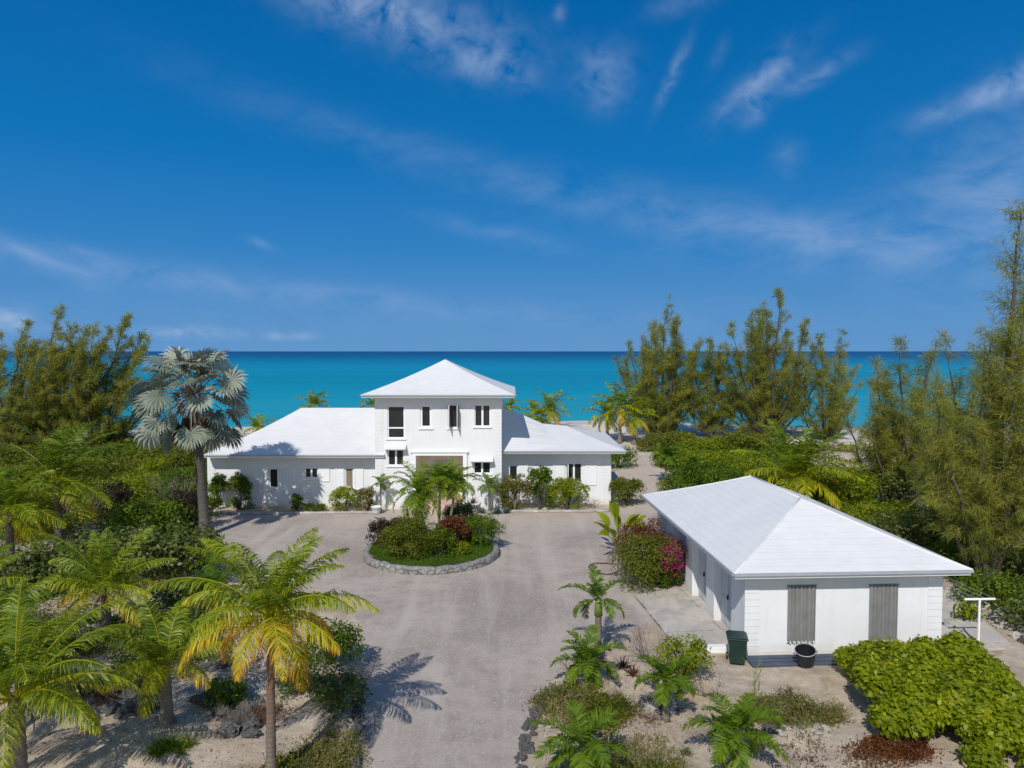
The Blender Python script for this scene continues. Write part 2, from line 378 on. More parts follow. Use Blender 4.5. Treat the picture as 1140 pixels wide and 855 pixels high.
def sheet(name, pts, z, material, jag=0., step=.25, seed=1):
    rng = np.random.RandomState(seed); out = []
    for i in range(len(pts)):
        a = np.array(pts[i]); b = np.array(pts[(i+1) % len(pts)]); L = np.linalg.norm(b-a); k = max(1, int(L/step)) if jag else 1
        nn = np.array([-(b-a)[1], (b-a)[0]])/(L+1e-9)
        for j in range(k):
            p = a+(b-a)*j/k
            if jag: p = p+nn*((vnoise(p[0]*1.3, p[1]*1.3)-.5)*2*jag+rng.uniform(-1, 1)*jag*.25)
            out.append((p[0], p[1], z))
    import bmesh
    bm = bmesh.new(); vs = [bm.verts.new(p) for p in out]; f = bm.faces.new(vs)
    bmesh.ops.triangulate(bm, faces=[f]); bm.normal_update()
    for ff in bm.faces:
        if ff.normal.z < 0: ff.normal_flip()
    me = bpy.data.meshes.new(name); bm.to_mesh(me); bm.free(); me.materials.append(material)
    o = bpy.data.objects.new(name, me); C.objects.link(o); return o
m, t = mat('gravel_drive'); ob = t.tc.outputs['Object']
n1 = t.noise(ob, .22, 6, .6, .8); n2 = t.noise(ob, 1.6, 8, .7); n3 = t.noise(ob, 45, 4, .8)
vo = t.n('ShaderNodeTexVoronoi'); vo.inputs['Scale'].default_value = 22; t.l(ob, vo.inputs['Vector'])
c = t.mix(t.ramp(n1, [(.38, 0.), (.60, 1.)]), (.345, .288, .246), (.48, .408, .345))
c = t.mix(t.ramp(n2, [(.45, 0.), (.7, .6)]), c, (.28, .235, .20))
c = t.mix(t.ramp(n3, [(.35, .55), (.5, 0.)]), c, (.17, .155, .14))
c = t.mix(t.ramp(vo.outputs['Color'], [(.7, 0.), (.9, .6)]), c, (.55, .51, .46))
rut = t.noise(t.mapping(ob, (1.1, .10, 1), (0, 0, R(4))), 1., 5, .55, .4)
c = t.mix(t.ramp(rut, [(.48, 0.), (.66, .5)]), c, (.54, .47, .405))
spd = t.n('ShaderNodeSeparateXYZ'); t.l(ob, spd.inputs[0])
back = t.ramp(t.m('ADD', t.m('MULTIPLY', spd.outputs[1], .01), t.m('MULTIPLY', t.m('SUBTRACT', n2, .5), .12)), [(.36, 0.), (.43, .6)])
c = t.mix(back, c, (.58, .475, .37))
t.l(c, t.b.inputs['Base Color']); t.b.inputs['Roughness'].default_value = .95; t.b.inputs['Specular IOR Level'].default_value = .15
bump(t, t.m('ADD', t.m('MULTIPLY', n3, .6), n2), .8, .03); M['drive'] = m
tag(sheet('driveway', [tuple(p) for p in DP], .004, M['drive'], jag=.32), kind='structure')
# path to the beach beside the house, and the concrete in front of the garage
path_px = [(702, 508), (716, 503), (728, 497), (720, 488), (706, 482), (693, 481), (700, 492), (698, 503)]
m, t = mat('ocean'); ob = t.tc.outputs['Object']; sp = t.n('ShaderNodeSeparateXYZ'); t.l(ob, sp.inputs[0])
ydist = t.m('SUBTRACT', sp.outputs[1], t.m('MULTIPLY', t.m('POWER', t.m('ABSOLUTE', sp.outputs[0]), 1.), .03))
ly = t.m('LOGARITHM', t.m('MAXIMUM', ydist, 10.), 10.)
nb = t.noise(t.mapping(ob, (.0012, .010, 1)), 1., 6, .6, .3); nb2 = t.noise(t.mapping(ob, (.0006, .0028, 1)), 1., 5, .6)
ly = t.m('ADD', ly, t.m('MULTIPLY', t.m('SUBTRACT', nb, .5), .30))
f = t.m('DIVIDE', t.m('SUBTRACT', ly, 1.9), 2.4)
c = t.ramp(f, [(0., (.24, .70, .66)), (.05, (.035, .49, .55)), (.15, (.003, .36, .46)), (.31, (.001, .255, .385)), (.42, (.001, .165, .31)), (.51, (.002, .088, .22)), (.75, (.003, .042, .14))])
c = t.mix(t.ramp(nb2, [(.52, 0.), (.62, .35)]), c, (.001, .105, .235))
t.l(c, t.b.inputs['Base Color']); t.b.inputs['Roughness'].default_value = .35; t.b.inputs['Specular IOR Level'].default_value = .08; t.b.inputs['IOR'].default_value = 1.33
c = t.mix(t.ramp(t.noise(t.mapping(ob, (.004, .03, 1)), 1., 6, .65, .5), [(.45, 0.), (.62, .28)]), c, (.001, .17, .27)); t.l(c, t.b.inputs['Base Color'])
bump(t, t.noise(t.mapping(ob, (.35, .8, 1)), 1., 6, .65), .8, .3); M['ocean'] = m
oc = MB().quad((-40000, 60, SEA_Z), (40000, 60, SEA_Z), (40000, 60000, SEA_Z), (-40000, 60000, SEA_Z)).build('water', M['ocean']); tag(oc, kind='structure')
# surf line
# ------------------------------------------------------------------ walls with real openings
def wall_front(mb, x0, x1, z0, z1, y, holes, rev=.16):
    """wall facing -Y at depth y with rectangular holes (x0,x1,z0,z1) and reveals"""
    xs_ = sorted({x0, x1, *[h[0] for h in holes], *[h[1] for h in holes]}); zs_ = sorted({z0, z1, *[h[2] for h in holes], *[h[3] for h in holes]})
    for i in range(len(xs_)-1):
        for j in range(len(zs_)-1):
            cx, cz = (xs_[i]+xs_[i+1])/2, (zs_[j]+zs_[j+1])/2
            if cx < x0 or cx > x1 or cz < z0 or cz > z1: continue
            if any(h[0] < cx < h[1] and h[2] < cz < h[3] for h in holes): continue
            mb.quad((xs_[i], y, zs_[j]), (xs_[i+1], y, zs_[j]), (xs_[i+1], y, zs_[j+1]), (xs_[i], y, zs_[j+1]))
    for a, b, c_, d in holes:
        q = y+rev
        mb.quad((a, y, c_), (a, q, c_), (a, q, d), (a, y, d)); mb.quad((b, q, c_), (b, y, c_), (b, y, d), (b, q, d))
        mb.quad((a, y, d), (a, q, d), (b, q, d), (b, y, d)); mb.quad((a, q, c_), (a, y, c_), (b, y, c_), (b, q, c_))
def window(parent, x0, x1, z0, z1, y, shift, cols=1, rows=None, glass='glass', sill=True, hood=False, casement=None, fr=.06):
    f = MB(); d0, d1 = y+.05, y+.12
    f.box(x0+.002, x1-.002, d0, d1, z0+.002, z0+fr); f.box(x0+.002, x1-.002, d0, d1, z1-fr, z1-.002)
    f.box(x0+.002, x0+fr, d0, d1, z0+fr, z1-fr); f.box(x1-fr, x1-.002, d0, d1, z0+fr, z1-fr)
    for k in range(1, cols):
        xc = x0+(x1-x0)*k/cols; f.box(xc-.055, xc+.055, d0+.004, d1-.004, z0+fr, z1-fr)
    for r_ in rows or []:
        zc = z0+(z1-z0)*r_; f.box(x0+fr, x1-fr, d0+.004, d1-.004, zc-.04, zc+.04)
    wo_ = f.build('window', M['trim'], parent, shift)
    g = MB().quad((x0+.01, y+.10, z0+.01), (x1-.01, y+.10, z0+.01), (x1-.01, y+.10, z1-.01), (x0+.01, y+.10, z1-.01))
    g.build('pane', M[glass], wo_, shift)
    if sill: MB().box(x0-.08, x1+.08, y-.07, y+.04, z0-.075, z0-.003).build('sill', M['trim'], wo_, shift)
    if casement:
        for side in casement:     # leaf swung outwards
            xh = x0 if side < 0 else x1
            xo = xh-side*.10
            c_ = MB(); th = .03
            for (q0, q1, w0, w1) in ((.0, .5, z0+.02, z0+.08), (.0, .5, z1-.08, z1-.02), (.0, .06, z0+.08, z1-.08), (.44, .5, z0+.08, z1-.08)):
                c_.box(xo-th/2, xo+th/2, y-.03-q1, y-.03-q0, w0, w1)
            k = c_.build('casement', M['trim'], wo_, shift)
            MB().box(xo-.006, xo+.006, y-.47, y-.09, z0+.08, z1-.08).build('casement_glass', M['glass'], k, shift)
    if hood:
        h = MB(); h.V += []
        zt = z1+.32
        h.poly([(x0-.15, y-.004, zt), (x1+.15, y-.004, zt), (x1+.15, y-.42, z1+.10), (x0-.15, y-.42, z1+.10)][::-1])
        h.poly([(x0-.15, y-.004, z1+.05), (x1+.15, y-.004, z1+.05), (x1+.15, y-.42, z1+.05), (x0-.15, y-.42, z1+.05)])
        h.poly([(x0-.15, y-.42, z1+.05), (x1+.15, y-.42, z1+.05), (x1+.15, y-.42, z1+.10), (x0-.15, y-.42, z1+.10)])
        for xx in (x0-.15, x1+.15): h.poly([(xx, y-.004, z1+.05), (xx, y-.42, z1+.05), (xx, y-.42, z1+.10), (xx, y-.004, zt)])
        h.build('window_hood', M['roof'], parent, shift)
    return wo_
def louvre(parent, x0, x1, z0, z1, y, shift):
    f = MB(); d0, d1 = y-.05, y-.006
    f.box(x0, x0+.05, d0, d1, z0, z1); f.box(x1-.05, x1, d0, d1, z0, z1); f.box(x0+.05, x1-.05, d0, d1, z0, z0+.06); f.box(x0+.05, x1-.05, d0, d1, z1-.06, z1)
    k = z0+.06
    while k < z1-.08:
        f.quad((x0+.05, y-.045, k), (x1-.05, y-.045, k), (x1-.05, y-.012, k+.055), (x0+.05, y-.012, k+.055)); k += .06
    return f.build('shutter', M['shutter_w'], parent, shift)
def quoins(mb, x0, x1, y, z0, z1, h=.2, d=.016):
    z = z0
    while z < z1-.05:
        mb.box(x0, x1, y-d, y+.01, z+.005, min(z+h-.005, z1)); z += h
def hip_levels(x0, x1, y0, y1, z0, rise, n=5, curve=.22):
    """rings of a hip roof with a slight flare at the eaves"""
    D = min(x1-x0, y1-y0)/2; V = []; Fc = []
    for k in range(n+1):
        d = D*k/n; t_ = d/D; z = z0+rise*((1-curve)*t_+curve*t_*t_)
        V += [(x0+d, y0+d, z), (x1-d, y0+d, z), (x1-d, y1-d, z), (x0+d, y1-d, z)]
    for k in range(n):
        for j in range(4):
            a = 4*k+j; b = 4*k+(j+1) % 4; Fc.append((a, b, b+4, a+4))
    return V, Fc
def roof_edges(parent, shift, x0, x1, y0, y1, z0, wx0, wx1, wy0, wy1, name='fascia', sides='fblr'):
    fz = z0-.17
    m_ = MB()
    if 'f' in sides: m_.box(x0+.03, x1-.03, y0+.03, y0+.06, fz, z0-.03)
    if 'b' in sides: m_.box(x0+.03, x1-.03, y1-.06, y1-.03, fz, z0-.03)
    if 'l' in sides: m_.box(x0+.03, x0+.06, y0+.062, y1-.062, fz, z0-.03)
    if 'r' in sides: m_.box(x1-.06, x1-.03, y0+.062, y1-.062, fz, z0-.03)
    m_.build(name, M['trim'], parent, shift)
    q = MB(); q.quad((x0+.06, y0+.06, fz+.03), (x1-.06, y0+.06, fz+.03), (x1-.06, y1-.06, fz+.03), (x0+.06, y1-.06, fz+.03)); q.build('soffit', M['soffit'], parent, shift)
    g = MB()
    if 'f' in sides: g.box(x0+.0, x1, y0-.05, y0+.028, z0-.075, z0-.004)
    if 'l' in sides: g.box(x0-.05, x0+.028, y0+.03, y1, z0-.075, z0-.004)
    if 'r' in sides: g.box(x1-.028, x1+.05, y0+.03, y1, z0-.075, z0-.004)
    g.build('gutter', M['gutter'], parent, shift)
# ------------------------------------------------------------------ main house
YW, YT, YR = 41.3, 40.6, 41.9            # left wing, tower, right wing front walls
hroot = thing('beach_house', 'large white beach villa with a two-storey tower between low wings, roof painted white', 'house', (-4.5, YT, 0))
hs_ = (-4.5, YT, 0)
def wr(u0, u1, v0, v1, y): return (Xy(u0, y, v0), Xy(u1, y, v0), Zy(v1, y), Zy(v0, y))
# tower
tx0, tx1 = Xy(418, YT), Xy(558, YT); tz = Zy(440, YT-.7)-.02
tw = [wr(431.3, 450.2, 452, 488, YT), wr(467.6, 480.6, 450.5, 476.5, YT), wr(498.6, 511.6, 450.5, 476.5, YT), wr(528, 546, 450.5, 475, YT),
      wr(431.6, 449.6, 500.5, 518.5, YT), wr(527, 546.4, 514, 527.5, YT)]
ent = (Xy(463, YT), Xy(515.5, YT), .02, Zy(507, YT))
mb = MB(); wall_front(mb, tx0, tx1, -.1, tz, YT, tw+[ent], .2)
TD = 7.6
mb.quad((tx0, YT+TD, -.1), (tx0, YT, -.1), (tx0, YT, tz), (tx0, YT+TD, tz)); mb.quad((tx1, YT, -.1), (tx1, YT+TD, -.1), (tx1, YT+TD, tz), (tx1, YT, tz))
mb.quad((tx1, YT+TD, -.1), (tx0, YT+TD, -.1), (tx0, YT+TD, tz), (tx1, YT+TD, tz))
mb.build('tower_wall', M['wall'], hroot, hs_)
window(hroot, *tw[0], YT, hs_, rows=[.32]); window(hroot, *tw[1], YT, hs_, fr=.12)
window(hroot, *tw[2], YT, hs_, casement=(-1, 1)); window(hroot, *tw[3], YT, hs_, cols=2)
window(hroot, *tw[4], YT, hs_, cols=2, hood=True); window(hroot, *tw[5], YT, hs_, cols=2, hood=True)
for qa, qb in ((tx0-.025, tx0+.42), (tx1-.42, tx1+.025)): q = MB(); quoins(q, qa, qb, YT, .1, tz-.22); q.build('corner_quoins', M['wall'], hroot, hs_)
# entrance
a, b, _, zt = ent; p = MB()
p.box(a-.22, a-.001, YT-.10, YT-.002, 0, zt+.18); p.box(b+.001, b+.22, YT-.10, YT-.002, 0, zt+.18); p.box(a-.001, b+.001, YT-.10, YT-.002, zt+.001, zt+.18)
p.box(a-.3, b+.3, YT-.16, YT-.002, zt+.182, zt+.26)
p.build('entrance_surround', M['trim'], hroot, hs_)
p = MB(); yb = YT+2.6
p.quad((a, yb, 0), (b, yb, 0), (b, yb, zt), (a, yb, zt)); p.quad((a, yb, 0), (a, YT+.2, 0), (a, YT+.2, zt), (a, yb, zt)); p.quad((b, YT+.2, 0), (b, yb, 0), (b, yb, zt), (b, YT+.2, zt))
p.quad((a, YT+.2, zt), (b, YT+.2, zt), (b, yb, zt), (a, yb, zt)); p.build('porch_wall', M['beige'], hroot, hs_)
p = MB(); p.box(a+.002, b-.002, YT-.1, yb-.01, .0, .3); p.box(a-.1, b+.1, YT-.5, YT-.102, 0, .2); p.box(a-.2, b+.2, YT-.95, YT-.502, 0, .1); p.build('entrance_steps', M['tile'], hroot, hs_)
dm = (a+b)/2; dr = MB(); dr.box(dm-.55, dm+.55, yb-.06, yb-.004, .3, 2.4); dd = dr.build('front_door', M['door'], hroot, hs_)
MB().box(dm+.4, dm+.46, yb-.12, yb-.062, 1.3, 1.4).build('handle', M['gutter'], dd, hs_)
# tower roof
ex0, ex1 = Xy(402, YT-.75), Xy(573.5, YT-.75); ez = Zy(439.5, YT-.75)
ey0 = YT-.75; ey1 = YT+TD+.75; apex = Zy(400, (ey0+ey1)/2)
V_, F_ = hip_levels(ex0, ex1, ey0, ey1, ez, apex-ez, 6, .2)
o = mesh('tower_roof', V_, F_, M['roof'], hroot, shift=hs_)
roof_edges(hroot, hs_, ex0, ex1, ey0, ey1, ez, tx0, tx1, YT, YT+TD)
# left wing
lx0 = Xy(231, YW); lz = 3.15
lh = [wr(299.3, 309.4, 521.5, 543.4, YW), wr(339, 353.8, 520.7, 532.5, YW), wr(384, 393.4, 521, 543, YW)]
mb = MB(); wall_front(mb, lx0, tx0, -.1, lz, YW, lh)
LD = 8.2
mb.quad((lx0, YW+LD, -.1), (lx0, YW, -.1), (lx0, YW, lz), (lx0, YW+LD, lz)); mb.quad((tx0, YW+LD, -.1), (lx0, YW+LD, -.1), (lx0, YW+LD, lz), (tx0, YW+LD, lz))
mb.build('left_wing_wall', M['wall'], hroot, hs_)
window(hroot, *lh[0], YW, hs_); window(hroot, *lh[1], YW, hs_, cols=2); window(hroot, *lh[2], YW, hs_, glass='blind')
for u0, u1, v0, v1 in ((288.5, 298.6, 520, 547), (310, 320.5, 520, 547), (323.5, 337, 519.5, 536), (355.5, 367, 519.5, 536), (373, 382.8, 519, 545), (394.6, 404.5, 519, 545)):
    x0, x1, z0, z1 = wr(u0, u1, v0, v1, YW); louvre(hroot, x0, x1, z0, z1, YW, hs_)
q = MB(); quoins(q, lx0-.025, lx0+.42, YW, .1, lz-.3); q.build('corner_quoins', M['wall'], hroot, hs_)
le0, le1 = Xy(226, YW-.85), Xy(428, YW-.85); lez = Zy(506.3, YW-.85); ly0, ly1 = YW-.85, YW+LD+.85
rise = Zy(454, (ly0+ly1)/2)-lez; D = (ly1-ly0)/2; V_ = []; n = 5
rx = Xy(336, (ly0+ly1)/2); F_ = []
for k in range(n+1):
    t_ = k/n; z = lez+rise*(.8*t_+.2*t_*t_); xl = le0+(rx-le0)*t_
    xr = le1 if k == 0 else tx0+.3
    V_ += [(xl, ly0+D*t_, z), (xr, ly0+D*t_, z), (xr, ly1-D*t_, z), (xl, ly1-D*t_, z)]
for k in range(n):
    for j in (0, 2, 3): a = 4*k+j; b = 4*k+(j+1) % 4; F_.append((a, b, b+4, a+4))
mesh('left_wing_roof', V_, F_, M['roof'], hroot, shift=hs_)
roof_edges(hroot, hs_, le0, le1, ly0, ly1, lez, lx0, tx0, YW, YW+LD, sides='fbl')
# right wing
rx1 = Xy(680, YR); rz = 3.1
rh = [wr(566.5, 576.5, 518, 535, YR), wr(630, 648, 515.5, 537, YR)]
mb = MB(); wall_front(mb, tx1, rx1, -.1, rz, YR, rh)
RD = 7.2
mb.quad((rx1, YR, -.1), (rx1, YR+RD, -.1), (rx1, YR+RD, rz), (rx1, YR, rz)); mb.quad((rx1, YR+RD, -.1), (tx1, YR+RD, -.1), (tx1, YR+RD, rz), (rx1, YR+RD, rz))
mb.build('right_wing_wall', M['wall'], hroot, hs_)
window(hroot, *rh[0], YR, hs_); window(hroot, *rh[1], YR, hs_, cols=2, casement=(-1,))
for u0, u1, v0, v1 in ((577.5, 588, 516, 537), (616, 628.6, 515, 538), (652, 664, 515, 540)):
    x0, x1, z0, z1 = wr(u0, u1, v0, v1, YR); louvre(hroot, x0, x1, z0, z1, YR, hs_)
q = MB(); quoins(q, rx1-.42, rx1+.025, YR, .1, rz-.3); q.build('corner_quoins', M['wall'], hroot, hs_)
re0, re1 = Xy(549, YR-.9), Xy(697, YR-.9); rez = Zy(502, YR-.9); ry0, ry1 = YR-.9, YR+RD+.9; ym = (ry0+ry1)/2
ridge = [(tx1-.2, Zy(453.5, ym)), (Xy(574, ym), Zy(458.5, ym)), (Xy(604, ym), Zy(471.5, ym)), (Xy(630, ym), Zy(474, ym))]
eav = [(re0, ry0), (Xy(590, ry0), ry0), (Xy(625, ry0), ry0), (Xy(655, ry0), ry0)]
V_ = []; F_ = []; n = 5
for k in range(n+1):
    t_ = k/n; c_ = .86*t_+.14*t_*t_
    row = [(e[0]+(r_[0]-e[0])*t_ if not (i == 0 and t_ > 0) else r_[0], ry0+(ym-ry0)*t_, rez+(r_[1]-rez)*c_) for i, (e, r_) in enumerate(zip(eav, ridge))]
    cx = re1+(ridge[-1][0]-re1)*t_; cz = rez+(ridge[-1][1]-rez)*c_
    row += [(cx, ry0+(ym-ry0)*t_, cz), (cx, ry1+(ym-ry1)*t_, cz)]
    row += [(q_[0], ry1+(ym-ry1)*t_, q_[2]) for q_ in row[:4][::-1]]
    V_ += row
m_ = 10
for k in range(n):
    for j in range(m_-1): F_.append((k*m_+j, k*m_+j+1, (k+1)*m_+j+1, (k+1)*m_+j))
mesh('right_wing_roof', V_, F_, M['roof'], hroot, shift=hs_)
roof_edges(hroot, hs_, re0, re1, ry0, ry1, rez, tx1, rx1, YR, YR+RD, sides='fbr')
# bed in front of the house: low kerb
kb = MB(); kx = [(Xy(232, 39.6), 39.3), (Xy(330, 39.6), 39.35), (Xy(424, 39.6), 39.6), (Xy(430, 40.5), 40.45)]
for (x0, y0), (x1, y1) in zip(kx, kx[1:]): kb.tube([(x0, y0, .05), (x1, y1, .05)], .09, 6)
o = kb.build('garden_kerb', M['curb']); tag(o, 'low stone kerb edging the planting bed below the left wing of the house', 'kerb')
kb = MB(); kx = [(Xy(562, 40), 39.9), (Xy(600, 40), 39.8), (Xy(676, 40), 39.9), (Xy(684, 41), 41.2)]
for (x0, y0), (x1, y1) in zip(kx, kx[1:]): kb.tube([(x0, y0, .05), (x1, y1, .05)], .09, 6)
o = kb.build('garden_kerb', M['curb']); tag(o, 'low stone kerb edging the planting bed below the right wing of the house', 'kerb')
# ------------------------------------------------------------------ garage (local frame, rotated 3 degrees)
GZ = R(3.0); gx, gy = P(829, 731)
groot = thing('garage', 'low white garage building with a hipped white roof and two grey corrugated shutters', 'garage', (gx, gy, 0), GZ)
GW = 5.95; GL = 10.2; wz = 2.52; ov = .55
def gl(u, v, yl=0.):   # local x,z on the front wall of a pixel
    # intersect the ray with the rotated plane
    a, b = (u-570)/F, (427.5-v)/F; d = np.array([a, CP+b*SP, -SP+b*CP]); nrm_ = np.array([-math.sin(GZ), math.cos(GZ), 0])
    o_ = np.array([gx, gy, 0])+nrm_*yl; t_ = np.dot(o_-np.array([0, 0, H]), nrm_)/np.dot(d, nrm_)
    p_ = np.array([0, 0, H])+t_*d; r_ = p_-np.array([gx, gy, 0])
    return r_[0]*math.cos(GZ)+r_[1]*math.sin(GZ), p_[2]
mb = MB(); wall_front(mb, 0, GW, -.1, wz, 0, [])
# left wall: piers with recessed double doors
piers = [(0, 1.15), (2.75, 3.55), (5.15, 5.95), (7.55, 8.3), (9.7, GL)]
for y0, y1 in piers: mb.quad((0, y1, -.1), (0, y0, -.1), (0, y0, wz), (0, y1, wz))
doors = [(1.15, 2.75), (3.55, 5.15), (5.95, 7.55), (8.3, 9.7)]
for y0, y1 in doors:
    mb.quad((0, y1, 2.2), (0, y0, 2.2), (0, y0, wz), (0, y1, wz))
    for yy in (y0, y1): mb.quad((0, yy, -.1), (.3, yy, -.1), (.3, yy, 2.2), (0, yy, 2.2))
    mb.quad((0, y0, 2.2), (.3, y0, 2.2), (.3, y1, 2.2), (0, y1, 2.2))
mb.quad((GW, 0, -.1), (GW, GL, -.1), (GW, GL, wz), (GW, 0, wz)); mb.quad((GW, GL, -.1), (0, GL, -.1), (0, GL, wz), (GW, GL, wz))
mb.build('wall', M['wall'], groot)
for y0, y1 in doors:
    d = MB(); mid = (y0+y1)/2
    for p0, p1 in ((y0+.01, mid-.012), (mid+.012, y1-.01)):
        d.box(.24, .29, p0, p1, .03, 2.19)
        for s0, s1 in ((.12, 1.0), (1.1, 2.08)): d.box(.225, .238, p0+.1, p1-.1, s0, s1)
    dd = d.build('garage_door', M['door'], groot)
    MB().box(.17, .225, mid+.05, mid+.08, 1.0, 1.14).build('handle', M['black'], dd)
for qa, qb in ((-.025, .42), (GW-.42, GW+.025)): q = MB(); quoins(q, qa, qb, 0, .1, wz-.1); q.build('corner_quoins', M['wall'], groot)
for u0, u1, v0, v1 in ((877, 906.5, 652, 714), (968, 997.5, 651, 712.5)):
    x0, z1 = gl(u0, v0); x1, z0 = gl(u1, v1); z0 = gl(u1, v1)[1]
    k = MB(); nn = 60; th = .035
    pr = [(x0+(x1-x0)*i/nn, -.05-.03*math.copysign(min(1, abs(math.sin(i/nn*math.pi*7))*1.6), math.sin(i/nn*math.pi*14))) for i in range(nn+1)]
    for (xa, ya), (xb, yb_) in zip(pr, pr[1:]): k.quad((xa, ya, z0), (xb, yb_, z0), (xb, yb_, z1), (xa, ya, z1))
    k.quad((x0, -.003, z0), (x0, pr[0][1], z0), (x0, pr[0][1], z1), (x0, -.003, z1)); k.quad((x1, pr[-1][1], z0), (x1, -.003, z0), (x1, -.003, z1), (x1, pr[-1][1], z1))
    k.quad((x0, -.02, z0), (x1, -.02, z0), (x1, -.02, z1), (x0, -.02, z1))
    sh = k.build('storm_shutter', M['shutter_g'], groot)
    for zz in (z0, z1):
        r_ = MB(); r_.box(x0-.03, x1+.03, -.035, -.004, zz-.02, zz+.025)
        for j in range(6): r_.lathe([(.018, -.01), (.018, .02)], 8, (x0+(x1-x0)*(j+.5)/6, -.09, zz+.0))
        r_.build('shutter_rail', M['trim'] if zz == z0 else M['shutter_g'], sh)
zfas = MB().box(-.03, GW+.03, -.012, -.003, .02, .16).build('plinth', M['wall'], groot)
ez = 2.66; V_, F_ = hip_levels(-ov, GW+ov, -ov, GL+ov, ez, 1.42, 6, .12)
mesh('roof', V_, F_, M['roof'], groot)
def caps(V_, n, parent, shift, r=.03):
    b = MB()
    for j in range(4): b.tube([V_[4*k+j] for k in range(n+1)], r, 6)
    t0, t1 = V_[4*n], V_[4*n+2]
    if math.dist(t0, t1) > .3: b.tube([t0, t1], r, 6)
    b.build('ridge_caps', M['roof'], parent, shift, smooth=True)
caps(V_, 6, groot, None)
roof_edges(groot, None, -ov, GW+ov, -ov, GL+ov, ez, 0, GW, 0, GL)
# ------------------------------------------------------------------ concrete
def slab(name, px, top, material, kind='structure'):
    pts = [P(u, v) for u, v in px]; b = MB(); n = len(pts)
    b.poly([(x, y, top) for x, y in pts])
    for i in range(n):
        (x0, y0), (x1, y1) = pts[i], pts[(i+1) % n]; b.quad((x0, y0, -.1), (x1, y1, -.1), (x1, y1, top), (x0, y0, top))
    import bmesh
    o = b.build(name, material); bm = bmesh.new(); bm.from_mesh(o.data); bmesh.ops.remove_doubles(bm, verts=bm.verts, dist=.001); bmesh.ops.recalc_face_normals(bm, faces=bm.faces); bm.to_mesh(o.data); bm.free()
    return tag(o, kind=kind)
m, t = mat('slab_concrete'); ob = t.tc.outputs['Object']
br = t.n('ShaderNodeTexBrick'); br.offset = 0; br.inputs['Scale'].default_value = 1; br.inputs['Mortar Size'].default_value = .018; br.inputs['Brick Width'].default_value = 1.9; br.inputs['Row Height'].default_value = 1.9
br.inputs['Color1'].default_value = (.47, .43, .38, 1); br.inputs['Color2'].default_value = (.37, .345, .31, 1); br.inputs['Mortar'].default_value = (.14, .125, .11, 1)
t.l(t.mapping(ob, rot=(0, 0, R(-6)), loc=(.4, .9, 0)), br.inputs['Vector'])
c = t.mix(t.ramp(t.noise(ob, 1.1, 7, .7, .7), [(.42, 0.), (.58, .8)]), br.outputs[0], (.56, .51, .44))
c = t.mix(t.ramp(t.noise(ob, 30, 4, .7), [(.5, 0.), (.7, .35)]), c, (.2, .185, .165))
t.l(c, t.b.inputs['Base Color']); t.b.inputs['Roughness'].default_value = .9; t.b.inputs['Specular IOR Level'].default_value = .2
bump(t, t.noise(ob, 40, 4), .4, .01); M['slab'] = m
slab('pavement', [(706, 664), (760, 655), (772, 652), (832, 729), (818, 727), (786, 723), (752, 720)], .05, M['slab'])
slab('pavement', [(1046, 660), (1058, 662), (1126, 719), (1120, 723), (1046, 727)], .06, M['slab'])
b = MB(); (x0, y0), (x1, y1) = P(786, 726), P(821, 729)
b.box(x0, x1, y0-.05, y0+.22, -.05, .16); tag(b.build('step', M['trim'], bevel=.012), 'low white painted step at the garage corner beside the dark green bin', 'step')
# ------------------------------------------------------------------ roundabout
rcx, rcy, rr = -3.55, 31.5, 3.02
ring = MB(); n = 72; rng = random.Random(3)
prof = [(.24, -.05), (.24, .20), (.19, .29), (.05, .31), (-.05, .29), (-.08, .1)]
for j in range(n):
    th = 2*math.pi*j/n; wob = (rng.random()-.5)*.05; wz_ = (rng.random()-.5)*.05
    for r_, z in prof: ring.V.append((rcx+(rr-.26+r_+wob)*math.cos(th), rcy+(rr-.26+r_+wob)*math.sin(th), z+(wz_ if z > .2 else 0)))
for j in range(n):
    for k in range(len(prof)-1):
        a = j*6+k; b = ((j+1) % n)*6+k; ring.F.append((a, b, b+1, a+1))
m, t = mat('mortared_stone'); ob = t.tc.outputs['Object']
vo = t.n('ShaderNodeTexVoronoi'); vo.feature = 'DISTANCE_TO_EDGE'; vo.inputs['Scale'].default_value = 3.2; t.l(t.mapping(ob, (1, 1, 1.4)), vo.inputs['Vector'])
nn_ = t.noise(ob, 5, 6, .7)
c = t.mix(t.ramp(nn_, [(.35, 0.), (.65, 1.)]), (.34, .33, .31), (.15, .145, .135))
s = t.n('ShaderNodeSeparateXYZ'); t.l(ob, s.inputs[0])
side = t.ramp(s.outputs[2], [(.19, 1.), (.28, .25)])
c = t.mix(t.m('MULTIPLY', side, t.ramp(vo.outputs[0], [(.02, .75), (.09, 0.)])), c, (.06, .055, .05))
t.l(c, t.b.inputs['Base Color']); t.b.inputs['Roughness'].default_value = .9
bump(t, t.m('ADD', nn_, t.ramp(vo.outputs[0], [(0., 0.), (.15, 1.)])), .7, .04); M['ringstone'] = m
tag(ring.build('stone_ring_wall', M['ringstone'], smooth=True), 'low round stone wall enclosing the planted island in the driveway', 'wall')
rng = np.random.RandomState(11)
a_ = rng.rand(26000)*2*np.pi; r_ = np.sqrt(rng.rand(26000))*(rr-.32)
px_, py_ = rcx+r_*np.cos(a_), rcy+r_*np.sin(a_)
base = np.stack([px_, py_, np.full_like(px_, .30)], 1); d_ = rng.randn(26000, 3)*.45; d_[:, 2] = 1
Vg, Fg, Tg = rhombs(base, d_, rng.randn(26000, 3), rng.uniform(.08, .17, 26000), .022, np.clip(rng.rand(26000)*.7+.3*vnoise(px_*1.5, py_*1.5), 0, 1))
